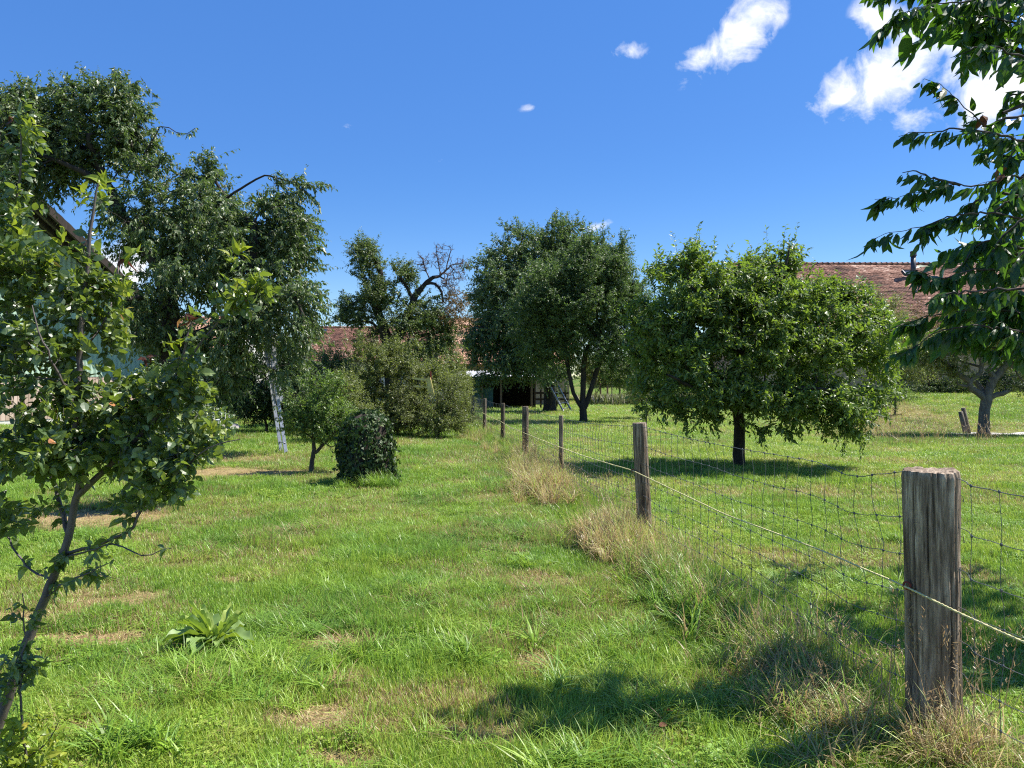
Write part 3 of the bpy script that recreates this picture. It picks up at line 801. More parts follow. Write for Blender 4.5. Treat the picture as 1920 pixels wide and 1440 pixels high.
def twigs_leaves(wood, leaf, start, d0, length, rs, nl, lsize, lwid, droop=0.2, hang=0.3, upn=0.6, tmpl=LEAF_FAR, twig_r=0.003, curl=0.3, wood_sides=3, sdev=0.25, rnd_bias=0.0, spread=0.8):
    """a set of leafy twigs: start (T,3), d0 (T,3), length (T,)"""
    T = len(start)
    if T == 0: return
    d0 = nrm(d0)
    m = 5
    t = np.linspace(0, 1, m)
    bend = rs.normal(0, 0.18, (T, 3)); bend[:, 2] -= droop
    P = start[:, None]+d0[:, None]*(length[:, None]*t)[..., None]+bend[:, None]*(length[:, None]*t**2)[..., None]
    if wood is not None:
        R = twig_r*(1-0.75*t)[None]*np.ones((T, 1))
        wood.tubes(P, R, wood_sides)
    tl = (np.arange(nl)+rs.uniform(0.0, 1.0, (T, nl)))/nl
    tl = 0.06+0.96*tl
    pos = start[:, None]+d0[:, None]*(length[:, None]*tl)[..., None]+bend[:, None]*(length[:, None]*tl**2)[..., None]
    tan = nrm(d0[:, None]+2*bend[:, None]*tl[..., None])
    ref = rs.normal(0, 1, (T, 1, 3))
    s = nrm(np.cross(tan, ref)); b = np.cross(tan, s)
    ph = (np.arange(nl)*2.4)[None]+rs.normal(0, .5, (T, nl))
    side = np.cos(ph)[..., None]*s+np.sin(ph)[..., None]*b
    ld = tan*0.55+side*spread+np.array([0, 0, -hang])+rs.normal(0, .22, (T, nl, 3))
    nn = np.array([0, 0, upn])+rs.normal(0, .55, (T, nl, 3))+side*0.1
    size = lsize*(rs.lognormal(0, sdev, (T, nl)))*np.where(tl > .85, .75, 1.0)
    rn = np.clip(rs.beta(2, 2.4, (T, nl))+rnd_bias+0.16*(tl-.5), 0, 1)
    leaves(leaf, pos.reshape(-1, 3), ld.reshape(-1, 3), nn.reshape(-1, 3), size.ravel(), (size*lwid).ravel(), rs, tmpl, curl, rn.ravel())


class Skeleton:
    def __init__(self):
        self.p, self.par, self.fix, self.path = [], [], [], []

    def limb(self, pts, rads, at=None, step=0.25, wob=0.0, rs=None):
        """polyline of points; starts a trunk, or grows from the nearest existing node"""
        pts = [np.array(q, float) for q in pts]
        if self.p:
            if at is None:
                P = np.array(self.p); at = int(np.argmin(((P-pts[0])**2).sum(1)))
            cur = at
        else:
            self.p.append(pts[0]); self.par.append(-1); self.fix.append(rads[0]); self.path.append(0); cur = 0
            pts = pts
        # smooth by Catmull-Rom
        Q = [self.p[cur]]+pts if self.p[cur] is not pts[0] else pts
        Q = [q for i, q in enumerate(Q) if i == 0 or np.linalg.norm(q-Q[i-1]) > 1e-3]
        rr = list(rads)
        while len(rr) < len(Q): rr = [rr[0]]+rr
        rr = rr[-len(Q):]
        for i in range(len(Q)-1):
            a, b = Q[i], Q[i+1]
            p0 = Q[i-1] if i else a-(b-a); p3 = Q[i+2] if i+2 < len(Q) else b+(b-a)
            k = max(1, int(np.ceil(np.linalg.norm(b-a)/step)))
            for j in range(1, k+1):
                t = j/k
                q = 0.5*((2*a)+(-p0+b)*t+(2*p0-5*a+4*b-p3)*t*t+(-p0+3*a-3*b+p3)*t**3)
                if wob and rs is not None and j < k: q = q+rs.normal(0, wob, 3)
                self.p.append(q); self.par.append(cur)
                self.path.append(self.path[cur]+np.linalg.norm(q-self.p[cur]))
                self.fix.append(rr[i]*(1-t)+rr[i+1]*t)
                cur = len(self.p)-1
        return cur

    def reach(self, A, rs, step=0.25, bias=0.35, wob=0.03, min_path=0.0):
        """join every crown point to the skeleton, nearest first; returns node index per point"""
        P = np.array(self.p); order = np.argsort(np.min(((A[:, None]-P[None, ::3])**2).sum(-1), axis=1))
        cap = len(P)+len(A)*24
        buf = np.zeros((cap, 3)); buf[:len(P)] = P; pl = np.zeros(cap); pl[:len(P)] = self.path
        n = len(P); tips = []
        for ai in order:
            a = A[ai]
            d = np.sqrt(((buf[:n]-a)**2).sum(1))
            c = d+bias*pl[:n]
            if min_path: c = c+np.where(pl[:n] < min_path, 5.0, 0)
            cur = int(np.argmin(c)); dist = d[cur]
            par = self.par[cur]
            dr = nrm(buf[cur]-buf[par]) if par >= 0 else UP
            s = buf[cur].copy()
            ctrl = s+(dr*0.5+nrm(a-s)*0.5+np.array([0, 0, 0.12]))*dist*0.45
            k = int(min(20, max(1, np.ceil(dist/step))))
            for j in range(1, k+1):
                t = j/k
                q = (1-t)**2*s+2*t*(1-t)*ctrl+t*t*a
                if j < k: q = q+rs.normal(0, wob, 3)
                self.p.append(q); self.par.append(cur); self.fix.append(0)
                self.path.append(self.path[cur]+np.linalg.norm(q-self.p[cur]))
                buf[n] = q; pl[n] = self.path[-1]; cur = n; n += 1
            tips.append(cur)
        return np.array(tips)

    def radii(self, tip=0.005, ex=2.3):
        n = len(self.p); acc = np.zeros(n); par = np.array(self.par)
        for i in range(n-1, -1, -1):
            if acc[i] == 0: acc[i] = tip**ex
            if par[i] >= 0: acc[par[i]] += acc[i]
        r = acc**(1/ex)
        fx = np.array(self.fix)
        r = np.where(fx > 0, fx, r)
        for i in range(1, n):
            if par[i] >= 0 and fx[i] == 0: r[i] = min(r[i], r[par[i]]*0.85 if fx[par[i]] > 0 else r[par[i]])
        return r

    def mesh(self, mb, tip=0.005, ex=2.3, lump=0.06, seed=0, sides_big=14, flare=0.0):
        r = self.radii(tip, ex)
        P = np.array(self.p); par = self.par; n = len(P)
        ch = [[] for _ in range(n)]
        for i in range(1, n):
            if par[i] >= 0: ch[par[i]].append(i)
        stack = [(0, -1)]
        while stack:
            s, pr = stack.pop()
            chain = [s] if pr < 0 else [pr, s]
            cur = s
            while ch[cur]:
                nx = sorted(ch[cur], key=lambda q: -r[q])
                for q in nx[1:]: stack.append((q, cur))
                cur = nx[0]; chain.append(cur)
            rr = r[chain].copy()
            if pr >= 0: rr[0] = min(rr[0], rr[1]*1.25)
            elif flare: rr[0] *= 1+flare
            if len(chain) < 2: continue
            big = rr.max()
            sides = sides_big if big > .09 else 8 if big > .03 else 5 if big > .012 else 3
            mb.tube(P[chain], rr, sides, cap=False, lump=lump if big > .02 else 0, seed=seed)
        self.r = r
        return r


def lobe_points(lobes, n, rs, D=None, surf=0.5):
    """crown points in ellipsoids: (px,py,rx_px,ry_px, depth offset m, depth radius m[, weight]) at depth D, or world (x,y,z,rx,ry,rz) when D is None"""
    C, R, Wt = [], [], []
    for lb in lobes:
        if D is not None:
            px, py, rx, ry, dy, dr = lb[:6]
            d = D+dy
            C.append(W(px, py, d)); R.append((rx/F*d, dr, ry/F*d))
            Wt.append((rx*ry)**.5*(rx*ry)**.5*(lb[6] if len(lb) > 6 else 1.0))
        else:
            C.append(lb[:3]); R.append(lb[3:6]); Wt.append(lb[3]*lb[5]*(lb[6] if len(lb) > 6 else 1.0))
    C, R, Wt = np.array(C), np.array(R), np.array(Wt, float)
    k = rs.choice(len(C), n, p=Wt/Wt.sum())
    u = nrm(rs.normal(0, 1, (n, 3))); rad = rs.uniform(0.03, 1, n)**surf
    return C[k]+u*rad[:, None]*R[k], k, C[k]


def make_tree(name, label, cat, base, limbs, lobes, D, n_attr, leafm, barkm, seed, kt=4, nl=12, tl=0.35, lsize=0.07, lwid=0.5, droop=0.15, hang=0.3, upn=0.6,
              tip=0.006, ex=2.3, tmpl=LEAF_FAR, surf=0.5, up_tw=0.25, out_tw=0.9, zmin=None, group=None, extra=None, lump=0.08, step=0.25, bias=0.35, twig_wood=True,
              min_path=0.0, spread=0.8, curl=0.3, parts=None, flare=0.25, wob=0.035, gaps=None, shoots=None, sdev=0.25, twig_r=0.003):
    rs = RS(seed)
    root = thing(name, label, cat, tuple(base), group)
    sk = Skeleton()
    for i, (pts, rads) in enumerate(limbs):
        sk.limb(pts, rads, step=step, wob=min(wob*.5, 0.012) if i else min(wob*.3, .006), rs=rs)
    wood, leaf = MB(), MB()
    A, k, C = lobe_points(lobes, n_attr, rs, D, surf)
    if zmin is not None:
        g = A[:, 2] > zmin; A, k, C = A[g], k[g], C[g]
    if gaps is not None:      # openings between the boughs
        u = CX+F*A[:, 0]/A[:, 1]; v = HY-F*(A[:, 2]-CH)/A[:, 1]
        ok = np.ones(len(A), bool)
        for gx_, gy_, ga, gb in gaps: ok &= ((u-gx_)/ga)**2+((v-gy_)/gb)**2 > 1
        A, k, C = A[ok], k[ok], C[ok]
    tips = sk.reach(A, rs, step, bias, wob, min_path)
    sk.mesh(wood, tip, ex, lump, seed, flare=flare)
    P = np.array(sk.p); par = np.array(sk.par); r = sk.r
    # twig origins: the tips and some thin nodes behind them
    org = np.repeat(tips, kt)
    back = rs.randint(0, 3, len(org))
    for q in range(2):
        m = back > q
        nxt = par[org[m]]
        ok = (nxt >= 0) & (r[nxt] < tip*4)
        tmp = org[m]; tmp[ok] = nxt[ok]; org[m] = tmp
    S = P[org]+rs.normal(0, 0.01, (len(org), 3))
    dirp = nrm(P[org]-P[np.maximum(par[org], 0)]+1e-6)
    cen = np.average(P[tips], axis=0)
    outw = nrm(S-cen)
    d0 = dirp*0.5+outw*out_tw*0.6+rs.normal(0, 0.55, S.shape)+np.array([0, 0, up_tw])
    ln = tl*rs.uniform(0.5, 1.4, len(S))
    twigs_leaves(wood if twig_wood else None, leaf, S, d0, ln, rs, nl, lsize, lwid, droop, hang, upn, tmpl, twig_r, curl, spread=spread, sdev=sdev)
    if shoots:      # upright water shoots on top of the crown
        ns, L0 = shoots
        top = tips[np.argsort(-(P[tips, 2]+rs.normal(0, .35, len(tips))))[:ns]]
        d = np.array([0, 0, 1.0])+rs.normal(0, .22, (len(top), 3))
        twigs_leaves(wood, leaf, P[top], d, L0*rs.uniform(.5, 1.3, len(top)), rs, nl+6, lsize, lwid, 0.0, 0.05, upn, tmpl, 0.005, curl, spread=.7)
    if extra: extra(root, wood, leaf, rs, sk)
    w = wood.build('trunk', MT[barkm], root, smooth=True)
    c = leaf.build('crown', MT[leafm], root)
    return root, sk


def H(x, y):
    return float(height(x, y))


def px_limbs(D, specs):
    """limbs given as [(px,py[,depth offset])...], [radii]"""
    out = []
    for pts, rads in specs:
        out.append(([W(q[0], q[1], D+(q[2] if len(q) > 2 else 0)) for q in pts], rads))
    return out


def base_of(px, py, D):
    x = (px-CX)/F*D
    return (x, D, H(x, D))


def rooted(limbs, base, sink=0.06):
    limbs[0][0][0] = np.array([base[0], base[1], base[2]-sink])
    return limbs

# ------------------------------------------------------------------ the wire fence along the lawn
# (px of top, py of top, px of base, depth, radius)
POSTS = [(1745, 880, 1752, 3.27, 0.112, 'thick grey split wooden fence post with a flat lichen rimmed top, nearest post'),
         (1199, 791, 1211, 7.39, 0.070, 'weathered round wooden fence post leaning beside the brown straw heap'),
         (1052, 777, 1052, 11.4, 0.034, 'thin reddish wooden fence stake wrapped in tall straw seed heads'),
         (985, 760, 985, 15.4, 0.066, 'flat topped grey fence post at the straw tufts, third thick post along the wire'),
         (943, 754, 942, 19.5, 0.052, 'dark narrow fence post before the shaded lawn, between two paler posts'),
         (909, 745, 908, 23.5, 0.052, 'pale grey fence post where the yellow rope turns, near the olive bush'),
         (887, 740, 886, 30.0, 0.055, 'farthest grey fence post half hidden behind the olive bush')]
TOPS = []


def build_post(i, spec):
    px, py, bx, d, r, label = spec
    top = W(px, py, d)
    x0 = (bx-CX)/F*d; z0 = H(x0, d)-0.06
    root = thing('fence_post', label, 'fence post', (x0, d, z0+0.06), 'wooden posts of the wire fence')
    rs = RS(60+i)
    base = np.array([x0, d, z0])
    sides, rows = (120, 150) if i == 0 else (56, 60) if i == 1 else (20, 24)
    t = np.linspace(0, 1, rows); a = np.linspace(0, 2*np.pi, sides, endpoint=False)
    A, T = np.meshgrid(a, t)
    Hh = np.linalg.norm(top-base)
    zz = T*Hh
    ca, sa = np.cos(A), np.sin(A)
    rr = r*(1+0.10*(fbm(ca*1.3+5+i, sa*1.3+zz*0.5+3, 70+i, 3)-0.5)*2)
    if i == 0: rr = rr*(1.0-0.03*np.sin(T*3)+0.03*T)
    # cracks: narrow vertical grooves that wander and end
    crack = np.zeros_like(A)
    for q in range(30 if i < 2 else 4):
        a0 = rs.uniform(0, 6.28) if q > 2 else (-1.9, -1.35, -0.75)[q]
        tc, tl_ = (rs.uniform(0.3, 0.95), rs.uniform(0.12, 0.45)) if q > 2 else (0.7, 0.75)
        wd = rs.uniform(0.014, 0.055)*(1.5 if i else 1.0)
        aa = a0+0.10*(vnoise(zz*4+q*9, zz*0+q, 5)-0.5)+0.05*(vnoise(zz*14+q*9, zz*0+q, 6)-0.5)
        dd = np.abs((A-aa+np.pi) % (2*np.pi)-np.pi)
        win = np.clip(1-np.abs(T-tc)/tl_, 0, 1)**0.5
        crack = np.maximum(crack, win*np.exp(-(dd/wd)**2)*rs.uniform(0.5, 1))
    grain = (fbm(A*9, zz*2.2, 80+i, 3)-0.5)
    gr2 = np.abs(fbm(np.cos(A)*7+9, zz*1.1+np.sin(A)*7, 90+i, 4)-0.5)*2
    rr = rr*(1+0.035*grain)-r*0.20*crack-r*0.08*(1-np.clip(gr2*5, 0, 1))
    # broken, slightly dished top
    bev = np.clip((T-0.985)/0.015, 0, 1)
    rr = rr*(1-0.05*bev)
    ax = nrm(top-base)
    s = nrm(np.cross(ax, [0, 1.0, 0])); b = np.cross(s, ax)
    jag = 0.012*(fbm(ca*4+2, sa*4+2, 99+i, 3)-0.5)*(T > 0.97)*(r/0.1)
    v = base+ax*(zz+jag)[..., None]+rr[..., None]*(ca[..., None]*s-sa[..., None]*b)
    q_ = []
    ii, jj = np.meshgrid(np.arange(rows-1), np.arange(sides), indexing='ij'); j2 = (jj+1) % sides
    quad = np.stack([ii*sides+jj, (ii+1)*sides+jj, (ii+1)*sides+j2, ii*sides+j2], -1).reshape(-1, 4)
    mb = MB()
    rn = np.clip(1-crack*1.2, 0, 1)
    mb.add(v.reshape(-1, 3), quad=quad, rnd=rn.ravel())
    # top surface with radial shakes
    nr = 10 if i < 2 else 3
    rings = []
    for k in range(nr+1):
        f = 1-k/nr
        edge = v[-1]; cen = edge.mean(0)
        rg = cen+(edge-cen)*f
        rg[:, 2] += (fbm(rg[:, 0]*60, rg[:, 1]*60, 7, 3)-0.5)*0.014*(r/0.1)*(1 if 0 < k else 0)+(0.004*(r/.1) if 0 < k < 3 else 0)
        rings.append(rg)
    rv = np.concatenate(rings)
    ii, jj = np.meshgrid(np.arange(nr), np.arange(sides), indexing='ij'); j2 = (jj+1) % sides
    mb.add(rv, quad=np.stack([ii*sides+jj, (ii+1)*sides+jj, (ii+1)*sides+j2, ii*sides+j2], -1).reshape(-1, 4), rnd=np.clip(rs.uniform(.7, 1.3, len(rv)), 0, 1))
    mb.build('post', post_mat('weathered_post_%d' % i, i+1, (2.35, 1.8, 1.7, 1.3, 1.0, 1.6, 1.5)[i]), root, smooth=True)
    # staples
    if i < 2:
        for z in (1.10, 0.93, 0.76, 0.60, 0.46):
            c = base+ax*(z+0.03)+s*r*0.98*0.9-np.array([0, -1, 0])*0
            c = base+ax*(z+0.03)+np.array([r*0.80, -r*0.66, 0])
            st = MB(); st.tube([c+[-.006, 0.004, .012], c+[-.002, -.008, .012], c+[.002, -.008, -.012], c+[.006, .004, -.012]], 0.0016, 5)
            st.build('staple', MT['wire'], root)
    TOPS.append((top, base, r))


for i_, sp_ in enumerate(POSTS):
    build_post(i_, sp_)


def top_z(y):
    """height of the top wire: hangs between the posts"""
    ys = [p[3] for p in POSTS]; zs = [W(p[0], p[1], p[3])[2]-0.03 for p in POSTS]
    z = np.interp(y, [-1.0]+ys+[45], [zs[0]+0.02]+zs+[zs[-1]])
    y = np.asarray(y, float)
    for a, b in zip([-1.0]+ys[:-1], ys):
        m = (y > a) & (y < b)
        z = z-np.where(m, 0.035*4*(y-a)*(b-y)/(b-a)**2, 0)
    z = z-0.045*np.exp(-((y-3.85)/0.22)**2)+0.02*np.exp(-((y-3.4)/0.1)**2)
    return z


def wire_net():
    rs = RS(8)
    root = thing('wire_fence', 'rusty grey square mesh wire fence strung along the wooden posts', 'wire fence', (float(fence_x(3.27)), 3.27, 0))
    hs = np.array([1.0, 0.83, 0.68, 0.535, 0.415, 0.305, 0.205, 0.11, 0.03])
    y = np.concatenate([np.arange(-0.6, 9, 0.05), np.arange(9, 45, 0.2)])

    def pt(yy, f, sag=True):
        yy = np.asarray(yy, float)
        off = np.zeros_like(yy)
        for p in POSTS[:2]:
            off = off+0.0*yy
        # the net lies on the field side of the thin posts and bows round the thick one
        off = off-0.10*np.exp(-((yy-3.27)/0.30)**2)*0
        wob = 0.03*(vnoise(yy*1.3+f*3, yy*0+f*7, 3)-0.5)
        x = fence_x(yy)+off+wob
        g = height(fence_x(yy), yy)
        z = g+(top_z(yy)-g)*f+(0.018*(vnoise(yy*2.1, f*31+yy*0, 4)-0.5) if f < 0.99 else 0)
        return np.stack([x, yy, z], -1)
    for k, f in enumerate(hs):
        P = pt(y, f)
        R = np.full(len(y), 0.0017 if k else 0.0021)*np.where(y > 9, 1.5, 1)
        # small crimp in the line wire
        P[:, 2] += 0.002*np.sin(y*90)
        # pass in front of the near post: bow to the lawn side
        for p in POSTS:
            b = np.exp(-((y-p[3])/(p[4]*1.3))**2)
            P[:, 0] += b*(p[4]*0.62 if p[3] < 4 else 0)
            P[:, 1] -= b*(p[4]*0.98 if p[3] < 4 else p[4]*1.0)
        hw = MB(); hw.tubes(P[None], R[None], 5)
        hw.build('line_wire', MT['wire'], root)
    rest = MB(); count = 0
    ys = []
    c = 0.2
    while c < 44:
        ys.append(c); c += 0.15 if c < 16 else 0.30
    ff = np.linspace(1.0, 0.0, 28)
    bend = {3.62: (.07, .0), 3.80: (-.05, .03), 3.98: (.03, -.02)}
    for c in ys:
        if abs(c-3.27) < 0.09: continue
        amp = 0.018 if c < 9 else 0.01
        P = np.concatenate([pt([c+amp*2*(vnoise(f*5+c*13, c*7.0, 9)-0.5)+0.05*np.exp(-((c-3.8)/0.25)**2)*math.sin(f*9+c*5)], f) for f in ff])
        r = 0.0014 if c < 9 else 0.0020
        near = count < 100; vw = MB() if near else rest; count += 1
        vw.tubes(P[None], np.full((1, len(P)), r), 4)
        if c < 10:
            for f in hs[:-1]:
                q = P[int(np.argmin(np.abs(ff-f)))]
                q = np.array([q[0], q[1], pt([q[1]], f)[0][2]])
                vw.tube([q-[0, 0, .007], q-[0, 0, .003], q+[0, 0, .003], q+[0, 0, .007]], [.002, .0052, .0052, .002], 5)
        if near: vw.build('stay_wire', MT['wire'], root)
    tag(rest.build('far_stay_wires', MT['wire'], root), kind='stuff')


wire_net()


def rope():
    # z of the electric rope at each depth (it hangs lower in places)
    ys = [-0.5, 2.0, 2.85, 3.27, 5.2, 7.39, 9.4, 11.4, 15.4, 17.5, 19.5, 21.5, 23.5, 30]
    zs = [0.60, 0.63, 0.655, 0.70, 0.665, 0.72, 0.66, 0.635, 0.58, 0.56, 0.60, 0.62, 0.69, 0.45]
    y = np.concatenate([np.arange(-0.5, 8, 0.02), np.arange(8, 30, 0.08)])
    z = np.interp(y, ys, zs)
    k = np.ones(15)/15; z = np.convolve(np.pad(z, 7, 'edge'), k, 'valid')
    x = fence_x(y)-0.085-0.05*np.exp(-((y-3.3)/0.5)**2)
    mb = MB()
    P = np.stack([x, y, z], -1)
    for ph in range(3):       # three twisted strands
        a = y*(150 if ph < 3 else 0)+ph*2.094
        Q = P+0.0026*np.stack([np.cos(a), 0*a, np.sin(a)], -1)
        mb.tubes(Q[None], np.where(y > 9, 0.0048, 0.0034)[None], 4)
    tag(mb.build('electric_rope', MT['rope'], None, smooth=True, loc=tuple(P[100])), 'pale yellow electric fence rope running from post to post', 'rope')
    for i in (0, 1):
        top, base, r = TOPS[i]
        d = POSTS[i][3]
        zz = 0.70 if i == 0 else 0.72
        c = np.array([float(fence_x(d))-r-0.012, d-0.03, zz])
        root = thing('insulator', ('dark red ring insulator screwed to the thick near post' if i == 0 else 'small dark red insulator on the leaning post by the straw heap'), 'insulator', tuple(c), 'rope insulators')
        m = MB()
        a = np.linspace(0, 2*np.pi, 15)
        m.tube([c+0.016*np.array([math.cos(q)*.5, math.cos(q)*-.8, math.sin(q)]) for q in a], 0.0042, 6)
        m.build('ring', MT['red_paint'], root, smooth=True)
        m = MB(); m.tube([c+[0.014, -.01, 0], c+[0.05, .0, 0.0]], 0.004, 6); m.build('screw', MT['wire'], root)


rope()

# ------------------------------------------------------------------ buildings
def frame(o, u, n):
    """point from origin o, along-wall u, outward n"""
    o = np.array(o, float); u = np.array([u[0], u[1], 0.0]); n = np.array([n[0], n[1], 0.0])
    return lambda a, b, z: o+u*a+n*b+UP*z


def corrugated(mb, f, a0, a1, z0, z1, pitch=0.2, depth=0.02, b=0.0, zcut=None, per=6):
    """vertical corrugated sheet between a0..a1; zcut(a) gives the top"""
    na = int((a1-a0)/pitch*per)+1
    a = np.linspace(a0, a1, na)
    off = b+depth*0.5*np.clip(1.6*np.sin(a/pitch*2*np.pi), -1, 1)
    top = np.array([zcut(q) if zcut else z1 for q in a])
    v = np.array([f(q, w, z0) for q, w in zip(a, off)]+[f(q, w, t) for q, w, t in zip(a, off, top)])
    k = np.arange(na-1)
    rn = vnoise(a*0.8, a*0, 7)
    mb.add(v, quad=np.stack([k, k+1, na+k+1, na+k], -1), rnd=np.concatenate([rn, rn]))


def barn():
    c1 = np.array([-15.9, 34.0]); u = np.array([-0.45, -0.893]); n = np.array([0.893, -0.45])
    f = frame((c1[0], c1[1], 0), u, n)
    root = thing('barn', 'large green metal clad barn with dark overhanging gable roof behind the leafy young tree', 'barn', (c1[0], c1[1], H(*c1)))
    s_r, z_e, sl = 9.6, 4.0, 0.72
    zr = z_e+s_r*sl
    zc = lambda a: z_e+sl*(a if a < s_r else 2*s_r-a)
    m = MB(); corrugated(m, f, 0, 2*s_r, 1.85, 0, 0.22, 0.035, zcut=lambda a: zc(a)-0.05); m.build('metal_cladding', MT['green_sheet'], root)
    m = MB()
    rs = RS(3); a = 0.0
    while a < 2*s_r:
        w = rs.uniform(.13, .16)
        p = [f(a, -.03, .2), f(a+w-.012, -.03, .2), f(a+w-.012, .02, .2), f(a, .02, .2)]
        v = p+[q+UP*1.62 for q in p]
        m.add(v, quad=[(0, 1, 2, 3), (7, 6, 5, 4), (0, 4, 5, 1), (1, 5, 6, 2), (2, 6, 7, 3), (3, 7, 4, 0)], rnd=rs.uniform(.1, .9)); a += w
    m.build('board_wall', MT['board_pink'], root)
    m = MB()
    for a_ in (4.2, 9.2, 14.2):      # joints in the cladding
        p = [f(a_, .02, .2), f(a_+.10, .02, .2), f(a_+.10, .06, .2), f(a_, .06, .2)]
        v = p+[q+UP*(zc(a_)-.4) for q in p]
        m.add(v, quad=[(0, 1, 2, 3), (7, 6, 5, 4), (0, 4, 5, 1), (1, 5, 6, 2), (2, 6, 7, 3), (3, 7, 4, 0)])
    m.build('wall_batten', MT['green_sheet'], root)
    m = MB()   # plinth and long side wall
    v = [f(0, 0, -.3), f(2*s_r, 0, -.3), f(2*s_r, -.3, -.3), f(0, -.3, -.3)]
    v += [q+UP*.5 for q in v]
    m.add(v, quad=[(0, 1, 2, 3), (7, 6, 5, 4), (0, 4, 5, 1), (1, 5, 6, 2), (2, 6, 7, 3), (3, 7, 4, 0)])
    v = [f(0, -.35, 0), f(-.2, -.35, 0), f(-.2, -24, 0), f(0, -24, 0)]; v += [q+UP*3.9 for q in v]
    m.add(v, quad=[(0, 1, 2, 3), (7, 6, 5, 4), (0, 4, 5, 1), (1, 5, 6, 2), (2, 6, 7, 3), (3, 7, 4, 0)])
    m.build('base_wall', MT['plaster'], root)
    m = MB()   # roof: two corrugated slopes with a wavy verge
    for sg in (0, 1):
        nb = 160; bb = np.linspace(1.38, -24, nb)
        rows = []
        for aa, zz in ((-0.9, z_e-0.9*sl), (s_r, zr)):
            a_ = aa if sg == 0 else 2*s_r-aa
            rows.append([f(a_, b_, zz+.16+0.035*math.sin(b_/0.177*2*math.pi/1.0)) for b_ in bb])
        v = rows[0]+rows[1]+[q-UP*.09 for q in rows[0]]+[q-UP*.09 for q in rows[1]]
        k = np.arange(nb-1)
        m.add(v, quad=np.concatenate([np.stack([k, k+1, nb+k+1, nb+k], -1), np.stack([2*nb+k, 3*nb+k, 3*nb+k+1, 2*nb+k+1], -1),
                                      [[0, nb, 3*nb, 2*nb]]]))
    # wavy sheet ends along the verge
    m.build('roof', MT['eternit'], root)
    m = MB()
    for sg in (0, 1):
        na = 120; aa = np.linspace(-0.9, s_r, na); a_ = aa if sg == 0 else 2*s_r-aa
        zz = z_e+aa*sl
        wav = 0.03*np.abs(np.sin(aa*9))
        v = [f(p, 1.4, z+.20+w) for p, z, w in zip(a_, zz, wav)]+[f(p, 1.4, z-.12) for p, z in zip(a_, zz)]+[f(p, 1.35, z-.12) for p, z in zip(a_, zz)]
        k = np.arange(na-1)
        m.add(v, quad=np.concatenate([np.stack([k, k+1, na+k+1, na+k], -1), np.stack([na+k, na+k+1, 2*na+k+1, 2*na+k], -1)]))
    m.build('verge_board', MT['dark_wood'], root)
    m = MB()
    for b_ in (0.4, 0.95):
        for sg in (0, 1):
            a_ = lambda q: q if sg == 0 else 2*s_r-q
            m.bar(f(a_(-.8), b_, z_e-.8*sl-.05), f(a_(s_r), b_, zr-.05), .1, .14)
    m.build('rafter', MT['dark_wood'], root)


barn()


